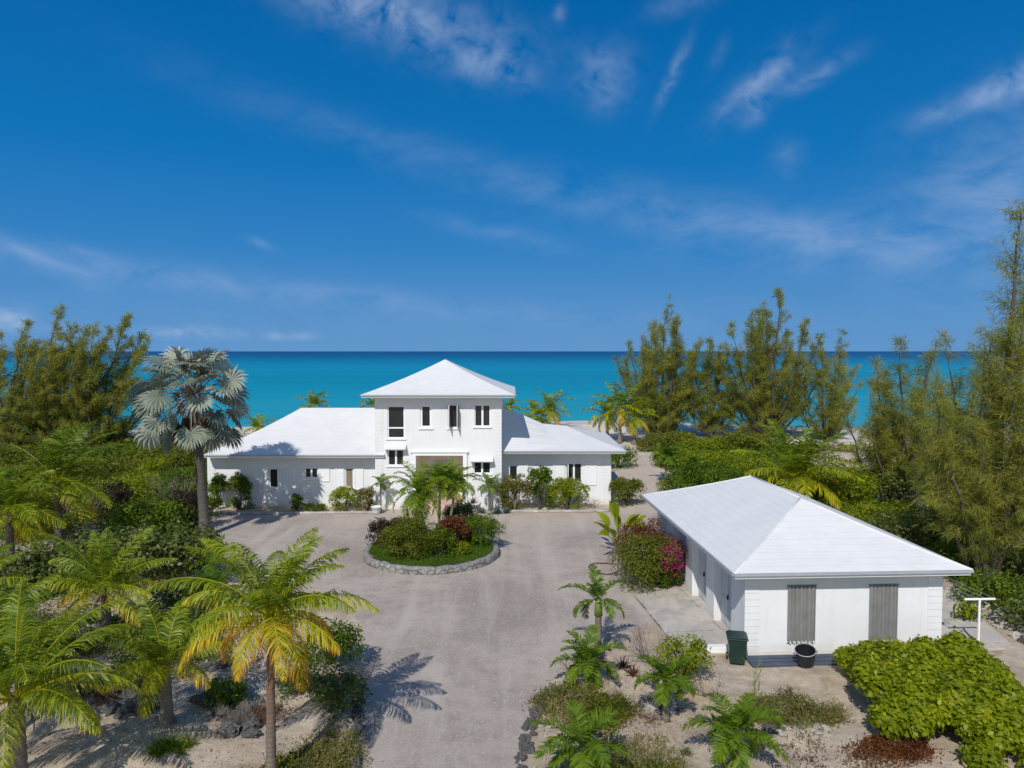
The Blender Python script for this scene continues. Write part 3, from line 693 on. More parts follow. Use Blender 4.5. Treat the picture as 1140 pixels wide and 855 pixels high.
mesh('lawn', Vg, Fg, M['lawn'], tint=Tg)['kind'] = 'stuff'
soil = MB().poly([(rcx+(rr-.3)*math.cos(2*math.pi*j/48), rcy+(rr-.3)*math.sin(2*math.pi*j/48), .31) for j in range(48)]).build('island_soil', plain('green_soil', (.10, .12, .03), .9, .4, 4)); tag(soil, kind='structure')
bpy.data.objects['lawn']['label'] = 'short bright green grass inside the round stone wall'
#@@PLANTS
# ------------------------------------------------------------------ plant builders
def tubes_mesh(name, tubes, material, parent, n=5, shift=None):
    b = MB()
    for pts, rad in tubes: b.tube(pts, rad, n, cap=False)
    return b.build(name, material, parent, shift, smooth=True)
def frond(rng, origin, azm, e0, L, droop, nl=34, ll=.55, lw=.045, gdroop=.7, tint0=.3, tipy=.25, wind=0., vee=.25, twist=0., rw=.022, fwd=.75):
    """one pinnate frond: rachis + two-segment leaflets; returns quads"""
    K = 14; s = np.linspace(0, 1, K); e = e0-droop*s**1.35
    hx = np.cos(azm); hy = np.sin(azm)
    dirs = np.stack([np.cos(e)*hx, np.cos(e)*hy, np.sin(e)], 1); dirs[:, 0] += wind*s; dirs = nrm(dirs)
    pts = np.concatenate([[np.zeros(3)], np.cumsum((dirs[1:]+dirs[:-1])/2*L/(K-1), 0)])+origin
    side0 = np.array([-hy, hx, 0])*math.cos(twist)+np.array([0, 0, 1])*math.sin(twist)
    out = []
    # rachis as flat ribbon pair (cross)
    rwid = rw*(1-.85*s)+.003; side = nrm(np.cross(dirs, np.cross(side0, dirs))); nor = nrm(np.cross(dirs, side))
    for ax in (side, nor):
        A = pts+ax*rwid[:, None]; B = pts-ax*rwid[:, None]; V = np.empty((2*K, 3)); V[0::2] = A; V[1::2] = B
        i = np.arange(K-1)*2; Fq = np.stack([i, i+1, i+3, i+2], 1); out.append((V, Fq, np.full(2*K, min(.78, .62+tipy*.2))))
    sl = np.linspace(.13, .995, nl); sl = sl+rng.uniform(-.008, .008, nl)
    for sg in (-1, 1):
        P0 = np.stack([np.interp(sl, s, pts[:, i]) for i in range(3)], 1); D = np.stack([np.interp(sl, s, dirs[:, i]) for i in range(3)], 1)
        S = np.stack([np.interp(sl, s, side[:, i]) for i in range(3)], 1)*sg; N = np.stack([np.interp(sl, s, nor[:, i]) for i in range(3)], 1); N = np.where(N[:, 2:3] < 0, -N, N)
        prof = np.sin(np.pi*np.clip(sl*.86+.12, 0, 1))**.7; Ll = ll*prof*rng.uniform(.85, 1.1, nl)
        fw = (.25+fwd*sl)[:, None]
        g = np.array([0, 0, -1.]); d1 = nrm(nrm(S+D*fw+N*vee)+g*gdroop*.35+rng.randn(nl, 3)*.09); d2 = nrm(d1+g*gdroop*rng.uniform(.6, 1.5, (nl, 1))+np.array([wind*.5, 0, 0])+rng.randn(nl, 3)*.10)
        mid = P0+d1*Ll[:, None]*.55; tip = mid+d2*Ll[:, None]*.45
        wv = nrm(D+N*rng.uniform(-.6, .6, (nl, 1))+rng.randn(nl, 3)*.25)*lw*.5
        V = np.stack([P0-wv*.5, P0+wv*.5, mid+wv, mid-wv, tip+wv*.12, tip-wv*.12], 1).reshape(-1, 3)
        i = np.arange(nl)*6; Fq = np.concatenate([np.stack([i, i+1, i+2, i+3], 1), np.stack([i+3, i+2, i+4, i+5], 1)])
        tl = np.clip(tint0+rng.uniform(-.16, .16, nl)+tipy*.35*sl, 0, 1)
        tt = np.stack([tl, tl, tl+tipy*.15, tl+tipy*.15, tl+tipy*.7, tl+tipy*.7], 1).clip(0, 1).ravel()
        out.append((V, Fq, tt))
    return merge(out)
def palm(name, label, x, y, zh, seed, L=2.4, nf=22, base=None, group=None, material='coco', trunk='trunk_grey', r0=.13, r1=.08, young=.5, yellow=.25, ll=.5, lw=.04,
         wind=.15, droop=1.6, nl=34, gd=.7, tint=.30, dead=0, vee=.25, fwd=.75, emin=-25, zb=None, shaft=0, spread=1.0, nuts=0, cat='palm tree'):
    rng = np.random.RandomState(seed); bx, by = (base if base else (x, y)); bz = G(bx, by) if zb is None else zb
    root = thing(name, label, cat, (bx, by, bz), 0, group); sh = (bx, by, bz)
    # ringed trunk
    n = max(6, int((zh-bz)/.09)); pts = []; rad = []
    for k in range(n+1):
        t_ = k/n; c_ = t_*t_*(3-2*t_)*.5+t_*.5
        pts.append((bx+(x-bx)*c_, by+(y-by)*c_, bz-.05+(zh-bz+.05)*t_)); rad.append((r0+(r1-r0)*t_**.6+(.35*r0*max(0, 1-t_*6)))*(1.06 if k % 2 else .96))
    tb = MB().tube(pts, rad, 12); tb.build('trunk', M[trunk], root, sh, smooth=True)
    org = np.array([x, y, zh])
    if shaft:
        MB().tube([(x, y, zh-.08), (x, y, zh+shaft*.5), (x, y, zh+shaft)], [r1*1.35, r1*1.25, r1*.6], 10).build('crownshaft', M['crownshaft'], root, sh, smooth=True)
        org = org+np.array([0, 0, shaft*.85])
    parts = []
    for k in range(nf):
        t_ = (k+.5)/nf; azm = k*2.39996+rng.uniform(-.25, .25)+seed
        e0 = R(84)*(1-t_)**.9+R(emin)*t_**1.3+rng.uniform(-.08, .08)
        Lk = L*spread*(.72+.28*math.sin(math.pi*min(1, t_*1.1+.15)))*rng.uniform(.9, 1.08)
        dr = droop*(.62+.28*t_)*rng.uniform(.85, 1.15)
        y_ = max(0, (t_-.45)/.55)*yellow*2*rng.uniform(.4, 1.2)
        parts.append(frond(rng, org+np.array([math.cos(azm), math.sin(azm), 0])*r1*.8, azm, e0, Lk, dr, nl, ll*(.8+.2*t_), lw, gd*(.55+.6*t_), tint+y_*.45, .10+y_*.8, wind, vee*(1-.6*t_), rng.uniform(-.3, .3), .02*L/2.4, fwd))
    V, Fq, tt = merge(parts); mesh('crown', V, Fq, M[material], root, tint=tt, shift=sh)
    if dead:
        dp = []
        for k in range(dead):
            azm = rng.rand()*6.28; dp.append(frond(rng, org+np.array([0, 0, -.1]), azm, R(-35)+rng.uniform(-.2, .2), L*.42*rng.uniform(.6, 1.1), 1.1, 14, ll*.5, lw*.8, 1.2, rng.uniform(.1, .8), .2, 0, 0, 0, .02))
        V, Fq, tt = merge(dp); mesh('dead_fronds', V, Fq, M['dead'], root, tint=tt, shift=sh)
    for k in range(nuts):
        a = rng.rand()*6.28; c_ = (x+.2*math.cos(a), y+.2*math.sin(a), zh-.12-.1*rng.rand())
        MB().lathe([(.0, .12), (.06, .10), (.095, .0), (.06, -.09), (0, -.12)], 10, c_).build('coconut', M['crownshaft'], root, sh, smooth=True)
    return root
def blobs_for(rng, rx, ry, h, n, low=.12):
    B = []; rm = min(rx, ry, h); n = int(max(n, min(70, 9*rx*ry/(rm*.5)**2)))
    for i in range(n):
        a = rng.rand()*2*np.pi; q = rng.rand()**.5*.80; x = rx*q*np.cos(a); y = ry*q*np.sin(a)
        r = rm*rng.uniform(.24, .42); top = h*(1-.50*q**3)*rng.uniform(.74, 1.04)
        z = max(r*.5, top-r) if rng.rand() < .62 else rng.uniform(r*.5, max(r*.5+.01, top-r))
        B.append((x, y, z, r))
    return np.array(B)
def leaf_cloud(rng, B, n, size, aspect, up=.35, jit=.6, shell=.35, tmod=None, upright=0.):
    w_ = B[:, 3]**2; w_ = w_/w_.sum(); idx = rng.choice(len(B), n, p=w_)
    d = nrm(rng.randn(n, 3)); d[:, 2] = np.where(rng.rand(n) < .55, np.abs(d[:, 2]), d[:, 2])
    rr_ = B[idx, 3]*(1-shell*rng.rand(n)**1.6+.10*rng.randn(n)*.6)
    c = B[idx, :3]+d*rr_[:, None]; keep = c[:, 2] > .03; c = c[keep]; d = d[keep]; idx = idx[keep]; n = len(c)
    nn = nrm(d+np.array([0, 0, up])+rng.randn(n, 3)*jit); dirv = np.cross(nn, rng.randn(n, 3))+np.array([0, 0, upright])
    sz = size*rng.uniform(.65, 1.3, n)
    bt = rng.rand(len(B))
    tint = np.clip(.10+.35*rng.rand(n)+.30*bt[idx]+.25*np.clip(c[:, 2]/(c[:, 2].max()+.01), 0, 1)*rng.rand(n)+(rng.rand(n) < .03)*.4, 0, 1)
    return rhombs(c, dirv, nn, sz, sz*aspect, tint, fold=.12)
def branches(rng, h, rx, ry, n, r=.02, wob=.12):
    tb = []
    for i in range(n):
        a = rng.rand()*6.28; q = rng.uniform(.2, .75); e = np.array([rx*q*math.cos(a), ry*q*math.sin(a), h*rng.uniform(.55, .92)])
        p = [np.zeros(3)+np.array([rng.uniform(-.1, .1), rng.uniform(-.1, .1), -.05]), e*.35+rng.randn(3)*wob*.4, e*.7+rng.randn(3)*wob*.5, e]
        tb.append((p, [r, r*.75, r*.5, r*.25]))
    return tb
def shrub(name, label, x, y, rx, ry, h, seed, material='mid', size=.12, aspect=.5, n=None, nb=14, group=None, cat='shrub', jit=.6, up=.35, flowers=None, nfl=0, flsize=.06, flside=None, stem='bark', zb=None, low=.12, upright=0., dens=1.):
    rng = np.random.RandomState(seed); z = (G(x, y) if zb is None else zb)
    root = thing(name, label, cat, (x, y, z-.02), 0, group)
    B = blobs_for(rng, rx, ry, h, nb, low)
    if n is None: n = int(min(26000, dens*1.5*(rx*ry*2+(rx+ry)*h*2.2)/(size*size*aspect)))
    V, Fq, tt = leaf_cloud(rng, B, n, size, aspect, up, jit, upright=upright)
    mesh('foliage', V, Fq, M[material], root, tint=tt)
    tubes_mesh('stems', branches(rng, h, rx, ry, max(5, nb//2), .02+.008*h), M[stem], root)
    if flowers:
        B2 = B.copy(); B2[:, 3] *= 1.04
        if flside is not None: B2 = B2[(B2[:, 0]*flside[0]+B2[:, 1]*flside[1]) > flside[2]]
        if len(B2) == 0: B2 = B[:2]
        V, Fq, tt = leaf_cloud(rng, B2, nfl, flsize, .8, .3, .8, .15)
        mesh('flowers', V, Fq, M[flowers], root, tint=np.clip(tt+rng.rand()*.2, 0, 1))['kind'] = 'stuff'
    return root
def casuarina(name, label, x, y, leaders, seed, dens=1., needle=(.38, .035), lean=0., group=None, spread=1., droopy=.55, low=.12, brl=.30, z=None, tipl=.28):
    """leaders: (dx, dy, height, start) columns of one she-oak"""
    rng = np.random.RandomState(seed); bz = G(x, y) if z is None else z
    root = thing(name, label, 'tree', (x, y, bz), 0, group)
    tb = []; C_ = []; D_ = []; T_ = []
    for (dx, dy, h, st) in leaders:
        K = 9; pts = [np.array([dx*(k/K)**.5+lean*h*(k/K)**1.6, dy*(k/K)**.5, h*k/K]) for k in range(K+1)]
        kx = rng.uniform(-.9, .9); ky = rng.uniform(-.6, .6); pts = [p+(rng.randn(3)*np.array([.10, .10, 0])*(k > 0)*min(1, h/8))+np.array([kx, ky, 0])*(k/K)**2 for k, p in enumerate(pts)]
        pa = np.array(pts); tb.append((pts, [max(.008, (.012*h+.03)*(1-k/K)**.9) for k in range(K+1)]))
        nb = int(50*dens*h/10)
        for j in range(nb):
            f = low+(1-low)*rng.rand()**.85
            if f*h < st: continue
            p0 = np.array([np.interp(f*K, np.arange(K+1), pa[:, i]) for i in range(3)])
            bl = h*brl*(1-f)**.95*rng.uniform(.35, 1.25)*spread+tipl
            a = rng.rand()*6.28; e = R(rng.uniform(22, 58)+24*f)
            d0 = np.array([math.cos(a)*math.cos(e)+lean*1.2, math.sin(a)*math.cos(e), math.sin(e)])
            kk = 6; bp = [p0]; dd = d0.copy()
            for q in range(kk):
                dd = nrm(dd+np.array([0, 0, -.05*droopy])+rng.randn(3)*.10); bp.append(bp[-1]+dd*bl/kk)
            tb.append((bp[::2], [.018*min(1.5, bl), .011, .005, .003][:len(bp[::2])]))
            bpa = np.array(bp); nt = int(max(8, bl*17*dens))
            s_ = rng.uniform(.15, 1.02, nt)*kk
            cc = np.stack([np.interp(s_, np.arange(kk+1), bpa[:, i]) for i in range(3)], 1)
            per = 5; cc = np.repeat(cc, per, 0)+rng.randn(nt*per, 3)*.10
            rd = rng.randn(nt*per, 3)*.62+np.array([lean, 0, -droopy])+dd*.9
            C_.append(cc); D_.append(rd); bt = rng.rand(); T_.append(np.clip(-.02+.55*bt+.36*rng.rand(nt*per)+.1*f, 0, 1))
    c = np.concatenate(C_); d = nrm(np.concatenate(D_)); tt = np.concatenate(T_); n = len(c)
    Ln = needle[0]*rng.uniform(.45, 1.2, n); V, Fq, t2 = rhombs(c, d, rng.randn(n, 3), Ln, needle[1]*rng.uniform(.6, 1.3, n), tt)
    mesh('crown', V, Fq, M['casu'], root, tint=t2)
    tubes_mesh('trunk', tb, M['bark'], root, 5)
    return root
def twigs(name, label, x, y, h, r, seed, n=9, depth=3, material='twig', group=None, r0=.018, cat='shrub', zb=None):
    rng = np.random.RandomState(seed); z = G(x, y) if zb is None else zb; tb = []
    def grow(p, d, L, rad, dep):
        q = p+d*L*.5+rng.randn(3)*L*.05; e = q+nrm(d+rng.randn(3)*.15)*L*.5
        tb.append(([p, q, e], [rad, rad*.8, rad*.6]))
        if dep > 0:
            for _ in range(rng.randint(2, 4)): grow(e, nrm(d+rng.randn(3)*.45+np.array([0, 0, .15])), L*.68, rad*.62, dep-1)
    for i in range(n):
        a = rng.rand()*6.28; d = nrm(np.array([math.cos(a)*r, math.sin(a)*r, h*.9]))
        grow(np.array([rng.uniform(-.08, .08), rng.uniform(-.08, .08), -.03]), d, h*.42, r0, depth)
    b = MB()
    for pts, rad in tb: b.tube(pts, rad, 4, cap=False)
    o = b.build(name, M[material]); o.location = (x, y, z); return tag(o, label, cat, group)
def rosette(name, label, x, y, r, seed, n=26, w=.07, material='agave', zb=None, cat='plant', group=None, e=(10, 80), parent=None):
    rng = np.random.RandomState(seed); z = G(x, y) if zb is None else zb
    k = np.arange(n); az_ = k*2.39996; el_ = np.radians(e[1]-(e[1]-e[0])*(k/n)); Ln = r*rng.uniform(.8, 1.1, n)
    d1 = np.stack([np.cos(az_)*np.cos(el_), np.sin(az_)*np.cos(el_), np.sin(el_)], 1); side = np.stack([-np.sin(az_), np.cos(az_), 0*az_], 1)
    p0 = d1*.03; m1 = p0+d1*Ln[:, None]*.5; t_ = m1+nrm(d1+np.array([0, 0, -.25]))*Ln[:, None]*.5
    V = np.stack([p0-side*w*.4, p0+side*w*.4, m1+side*w*.5, m1-side*w*.5, t_+side*.004, t_-side*.004], 1).reshape(-1, 3)
    i = k*6; Fq = np.concatenate([np.stack([i, i+1, i+2, i+3], 1), np.stack([i+3, i+2, i+4, i+5], 1)])
    o = mesh(name, V, Fq, M[material], tint=np.repeat(rng.rand(n), 6)); o.location = (x, y, z)
    return tag(o, label, cat, group)
def weeds(name, label, x, y, rx, ry, h, seed, n=6000, material='weed', L=.22, W=.02, group=None, cat='weeds', zb=None):
    rng = np.random.RandomState(seed); nc = 16+n//350; ca = rng.rand(nc)*6.28; cq = rng.rand(nc)**.55; cx = rx*cq*np.cos(ca)*.9; cy = ry*cq*np.sin(ca)*.9; cs = rng.uniform(.05, .20, nc)*min(1.3, (rx+ry)/1.4); ch = rng.uniform(.3, 1., nc); ct = rng.rand(nc)
    ci = rng.randint(0, nc, n); g1 = rng.randn(n); g2 = rng.randn(n); px_ = cx[ci]+g1*cs[ci]; py_ = cy[ci]+g2*cs[ci]; rr_ = np.exp(-(g1**2+g2**2)/3)
    zz = gz(x+px_, y+py_) if zb is None else np.full(n, zb); hh = h*ch[ci]*rr_*rng.rand(n)
    base = np.stack([px_, py_, zz+hh], 1); d = rng.randn(n, 3)*.8; d[:, 2] = np.abs(d[:, 2])*.6+.2
    leafy = rng.rand(n) < .6
    V, Fq, tt = rhombs(base, d, rng.randn(n, 3), np.where(leafy, L*.35, L)*rng.uniform(.5, 1.3, n), np.where(leafy, W*1.7, W*.6)*rng.uniform(.7, 1.5, n), np.clip(rng.rand(n)*.45+.55*ct[ci], 0, 1))
    o = mesh(name, V, Fq, M[material], tint=tt); o.location = (x, y, 0); tag(o, label, cat, group)
    return o
# ------------------------------------------------------------------ planting: driveway island
def at(u, v): return P(u, v)
x, y = -3.35, 31.9
for i, (name, label, dx, dy, zh, L, nf, seed, br) in enumerate([
    ('cluster_palm', 'largest bushy green palm at the left of the three on the driveway island', -.85, .1, 2.55, 2.1, 34, 3, .05),
    ('cluster_palm', 'slim green palm at the right of the three on the driveway island, leaning right', .75, .3, 2.75, 1.5, 22, 8, .0),
    ('cluster_palm', 'middle green palm of the three on the driveway island, with a pale thin trunk', .10, .2, 2.85, 1.45, 22, 12, .0)]):
    palm(name, label, x+dx, y+dy, zh, seed, L, nf, base=(x+dx*(.55 if i else .5), y+dy*.5-.1), trunk='trunk_grey', r0=.085, r1=.05, yellow=.12, ll=.42, lw=.045, droop=2.1, nl=30,
         gd=.5, tint=.60, material='date', wind=.05, shaft=.35 if i else .2, emin=-55 if i == 0 else -30, zb=.3, group='palms on the driveway island')
def S(label, u, v, rx, ry, h, seed, mt='mid', **k):
    x, y = P(u, v)
    if seed < 41: rx *= 1.12; ry *= 1.05; h *= 1.25
    if seed < 29: h *= 1.1
    k.pop('n', None); k['dens'] = 2.0 if seed < 41 else 1.3
    return shrub(k.pop('name', 'shrub'), label, x, y, rx, ry, h, seed, mt, **k)
S('small dark plum shrub at the left edge of the driveway island', 424, 616, .60, .6, .95, 21, 'darkred', size=.10, zb=.3)
S('big rounded olive green shrub at the front left of the driveway island', 458, 629, 1.25, .85, 1.30, 22, 'olive', size=.09, zb=.3, n=15000)
S('mid green shrub at the front centre of the driveway island', 489, 628, .65, .6, .95, 23, 'mid', size=.10, zb=.3)
S('copper red shrub in the middle of the driveway island', 505, 617, .75, .55, 1.05, 24, 'red', size=.10, zb=.3)
S('wide green shrub at the right of the driveway island', 532, 613, 1.1, .8, 1.05, 25, 'mid', size=.09, zb=.3, n=15000)
S('dark green shrub at the back of the driveway island', 512, 596, .95, .7, 1.05, 26, 'seagrape', size=.11, zb=.3)
S('low dark shrub behind the palms at the back left of the driveway island', 452, 602, .9, .6, .65, 27, 'darkred', size=.11, zb=.3)
S('low lime green plant between the copper shrub and the ring wall', 513, 626, .45, .35, .45, 28, 'bright', size=.10, zb=.3)
# ------------------------------------------------------------------ planting: in front of the house
S('dense dark green shrub against the left end of the house', 266, 567, .75, .6, 1.75, 31, 'mid', size=.13, stem='twig')
S('thin open shrub with bare stems at the left corner of the house', 243, 567, .5, .45, 1.75, 32, 'mid', size=.12, nb=6, n=900, stem='twig')
S('small bright clump under the twin window of the left wing', 331, 568, .32, .3, .75, 33, 'mid', size=.16, aspect=.25, upright=1.)
S('low green ground shrub under the louvred shutters of the left wing', 350, 569, .8, .3, .40, 34, 'mid', size=.11)
S('bushy light green shrub with white flowers below the beige blind window', 385, 569, .85, .55, 1.15, 35, 'bright', size=.11, flowers='whitefl', nfl=260, n=7000)
S('pink flowering shrub beside the foot of the tower', 409, 569, .55, .45, 1.15, 36, 'mid', size=.10, flowers='pink', nfl=900, n=3000)
S('tall shrub with pinkish flowers left of the narrow right wing window', 573, 569, .95, .6, 1.75, 37, 'olive', size=.11, flowers='pink', nfl=380, n=8000, stem='twig')
S('tall bright green shrub between the right wing windows', 601, 567, .75, .6, 2.15, 38, 'mid', size=.12, n=9000)
S('wide rounded green shrub below the open casement of the right wing', 631, 567, 1.3, .7, 1.45, 39, 'bright', size=.11, n=12000)
S('olive round bush standing right of the house corner', 698, 563, 1.0, .8, 1.5, 40, 'olive', size=.11, n=11000)
twigs('bare_shrub', 'small leafless shrub at the right end of the house bed', *P(663, 566), .75, .6, 41, 7, 2)
xx, yy = P(545, 569); palm('small_palm', 'small potted palm with drooping fronds right of the entrance', xx, yy, 1.45, 44, 1.05, 13, r0=.09, r1=.06, yellow=.15, ll=.3, lw=.04, nl=24, material='date', tint=.35, droop=1.9, zb=0)
xx, yy = P(424, 570); palm('small_palm', 'small dark palm left of the entrance at the tower foot', xx, yy, 1.6, 45, .75, 9, r0=.06, r1=.045, yellow=.05, ll=.28, lw=.04, nl=22, material='date', tint=.25, droop=1.6, zb=0)
def pot(label, u, v, r, h):
    x, y = P(u, v); o = MB().lathe([(0, 0), (r*.62, 0), (r*.8, h*.3), (r, h*.85), (r*1.08, h*.87), (r*1.08, h), (r*.92, h), (r*.88, h*.85), (0, h*.84)], 22).build('flower_pot', M['pot'], smooth=True)
    o.location = (x, y, 0); tag(o, label, 'pot', None); return x, y
x, y = pot('white round flower pot right of the entrance steps', 527, 571, .42, .6)
rosette('potted_plant', 'spiky reddish plant growing in the white pot right of the entrance', x, y, .5, 46, 22, .05, 'red', zb=.5)
x, y = pot('small white flower pot left of the entrance at the tower foot', 419, 572, .28, .42)
rosette('agave', 'blue grey agave rosette left of the pink-flowered shrub near the small potted palm', *P(553, 572), .55, 47, 26, .12, zb=0)
rosette('agave', 'second blue grey agave, nearest the right wing flowering shrub', *P(563, 571.5), .42, 48, 22, .10, zb=0)
rosette('agave', 'blue grey agave between the white pot and the small palm', *P(537, 571.5), .36, 49, 20, .09, zb=0)
# ------------------------------------------------------------------ around the garage
S('large bougainvillea bush with green and rusty leaves against the garage doors', 721, 653, 1.55, 1.3, 2.3, 51, 'olive', name='bougainvillea', size=.10, n=19000, nb=24, cat='bougainvillea', flowers='magenta', nfl=800, flsize=.08, flside=(1, -.35, .88), stem='twig')
x, y = P(735, 653); shrub('bougainvillea', 'bright green front growth of the bougainvillea beside the garage', x, y+.1, .85, .6, 1.3, 52, 'mid', size=.12, n=5500, cat='bougainvillea')
S('rusty brown leafed shrub behind the bougainvillea', 716, 638, 1.15, 1.0, 2.35, 53, 'red', size=.085, n=2600, nb=14, stem='twig')
twigs('bare_shrub', 'leafless grey shrub poking out at the left of the bougainvillea', *P(700, 650), 1.9, 1.2, 54, 10, 3, r0=.013)
# banana-like plant
bx, by = P(690, 618); bz = 0
root = thing('bird_of_paradise', 'tall broad-leaved yellow-green plant left behind the bougainvillea', 'plant', (bx, by, bz)); rng = np.random.RandomState(9)
for k in range(15):
    a = rng.rand()*6.28; e = R(rng.uniform(48, 85)); h = rng.uniform(.9, 1.8); top = np.array([math.cos(a)*math.cos(e), math.sin(a)*math.cos(e), math.sin(e)])*h
    K = 8; V = []; T_ = []; d = nrm(top); sd = nrm(np.cross(d, rng.randn(3))); p = top.copy()
    for j in range(K+1):
        wdt = .17*math.sin(math.pi*min(1, j/K*.93+.05))+.005; nn_ = nrm(np.cross(d, sd)); V += [p-sd*wdt+nn_*.04, p, p+sd*wdt+nn_*.04]; T_ += [.8, .6, .75]
        d = nrm(d+np.array([0, 0, -.16])); p = p+d*.85/K
    Fq = np.array([(3*j+c, 3*j+c+1, 3*j+c+4, 3*j+c+3) for j in range(K) for c in (0, 1)])
    mesh('leaf', np.array(V), Fq, M['bright'], root, tint=np.array(T_))
    MB().tube([(0, 0, 0), tuple(top*.5+np.array([0, 0, .1])), tuple(top)], [.03, .022, .015], 6).build('leaf_stem', M['crownshaft'], root, smooth=True)
x, y = P(676, 634)
hp = [(x+.62*math.cos(t_)*(1+.1*math.sin(3*t_))-.1, y+.75*math.sin(t_), .03+.05*abs(math.sin(t_*2))) for t_ in np.linspace(.6, 5.6, 24)]
tag(MB().tube(hp, .022, 6).build('hose', M['hose'], smooth=True), 'rusty brown hose lying in a loop left of the bougainvillea', 'hose')
# wheelie bin
bx, by = P(820, 738); root = thing('wheelie_bin', 'dark green wheelie bin with a lid at the front left garage corner', 'bin', (bx, by, 0), R(-12))
b = MB(); h = .78; V = []
for z, wx, wy in ((0.06, .20, .22), (.5, .235, .265), (h, .265, .30)): V += [(-wx, -wy, z), (wx, -wy, z), (wx, wy, z), (-wx, wy, z)]
b.V = V; b.F = [(3, 2, 1, 0)]+[(4*k+j, 4*k+(j+1) % 4, 4*k+4+(j+1) % 4, 4*k+4+j) for k in (0, 1) for j in range(4)]; b.build('bin_body', M['bin'], root, bevel=.03)
b = MB().box(-.295, .295, -.33, .31, h, h+.035).box(-.25, .25, -.28, .26, h+.036, h+.075); b.build('lid', M['bin'], root, bevel=.02)
MB().tube([(-.2, .36, h-.02), (.2, .36, h-.02)], .018, 8).build('handle', M['bin'], root)
for sx in (-1, 1):
    wv_ = MB().tube([(sx*.22, .25, .1), (sx*.28, .25, .1)], .1, 14); wv_.build('wheel', M['black'], root)
# tilted black tub
bx, by = P(897, 744); root = thing('plastic_tub', 'black round plastic tub with a pale rim tipped against the garage wall', 'tub', (bx, by, .16))
root.rotation_euler = (R(14), R(-9), 0)
MB().lathe([(0, 0), (.21, 0), (.23, .03), (.27, .40), (.285, .41), (.285, .43), (.25, .43), (.22, .04), (0, .035)], 28).build('tub_body', M['black'], root, smooth=False)
rp = [(.285*math.cos(a), .285*math.sin(a), .43) for a in np.linspace(0, 2*math.pi, 29)]
MB().tube(rp, .011, 6, cap=False).build('rim', M['rim'], root)
for sx in (-1, 1): MB().tube([(sx*.27, -.07, .33), (sx*.32, -.05, .35), (sx*.32, .05, .35), (sx*.27, .07, .33)], .012, 6).build('handle', M['black'], root)
# slate boards at wall foot
x0, y0 = P(838, 744); x1, y1 = P(936, 743)
root = thing('deck_boards', 'dark slate blue boards lying on the sand along the foot of the garage front wall', 'boards', (x0, y0, .0), GZ)
for k in range(3): MB().box(0, 2.7, .02+k*.2, .205+k*.2, .01+k*.02, .07+k*.02).build('board', M['board'], root, bevel=.006)
# clothesline
def tpost(label, x, y, zt, w_):
    root = thing('clothesline_post', label, 'clothesline', (x, y, 0), R(2), 'clothesline posts')
    MB().tube([(0, 0, 0), (0, 0, zt)], .035, 10).build('post', M['trim'], root); MB().tube([(-w_, 0, zt), (w_, 0, zt)], .035, 8).build('crossbar', M['trim'], root)
x, y = P(1089, 722); zt = Zy(667, y); tpost('white T-shaped clothesline post standing on the slab right of the garage', x, y, zt, .47)
x2, y2 = x-.35, y+6.5; tpost('far white T-shaped clothesline post mostly hidden behind the garage', x2, y2, zt+.1, .47)
for k in range(4):
    o_ = -.42+.28*k; ps = [(x+o_+(x2-x)*t_, y+(y2-y)*t_, zt+.04+.1*t_-.35*t_*(1-t_)) for t_ in np.linspace(0, 1, 9)]
    tag(MB().tube(ps, .006, 4).build('clothesline_wire', M['rim']), 'thin wire strung between the white clothesline posts beside the garage', 'wire', 'clothesline wires')
# ------------------------------------------------------------------ bottom right hedge
x, y = P(1040, 800)
rng = np.random.RandomState(61); root = thing('hedge', 'broad bright green glossy bush filling the bottom right corner in front of the garage', 'bush', (x, y, 0))
hb = []
foot = [P(914, 768), P(928, 744), P(1000, 738), P(1060, 738), P(1100, 748), P(1135, 790), P(1180, 830), P(1160, 880), P(1080, 870), P(1000, 842), P(945, 806)]
FP = np.array(foot)-np.array([x, y])
while len(hb) < 120:
    qx, qy = rng.uniform(FP[:, 0].min(), FP[:, 0].max()), rng.uniform(FP[:, 1].min(), FP[:, 1].max())
    sd = seg_dist(np.array([qx]), np.array([qy]), FP)[0]
    if sd > -.2: continue
    r_ = rng.uniform(.24, .42); top = min(1.05, .42+(-sd)*.8)*rng.uniform(.8, 1.12); hb.append((qx, qy, max(.2, top-r_*.6), r_))
hb = np.array(hb)
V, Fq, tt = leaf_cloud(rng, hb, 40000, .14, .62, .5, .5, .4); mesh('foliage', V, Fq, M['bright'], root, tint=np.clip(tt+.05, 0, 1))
tubes_mesh('stems', branches(rng, .7, 2.2, 1.8, 30, .03), M['bark'], root)
weeds('ground_creeper', 'brown dry creeper under the front edge of the big bright bush', *P(990, 838), .9, .6, .22, 62, 3800, 'red', .12, .035, cat='creeper')
weeds('weed_patch', 'olive weedy patch on the mound below the first garage shutter', *P(880, 796), 1.35, .62, .50, 63, 8500, 'weed', .20, .022)
S('low brownish shrub at the left end of the weedy patch below the garage', 868, 797, .9, .5, .45, 64, 'weed', size=.06, n=4200, stem='twig')
twigs('seedling', 'thin upright weed stalk standing before the left garage shutter', *P(843, 770), 1.1, .15, 65, 3, 2, r0=.012, material='crownshaft')
twigs('seedling', 'lone yellow-green seedling on the sand below the weedy patch', *P(905, 835), .8, .12, 66, 2, 2, r0=.008, material='crownshaft')
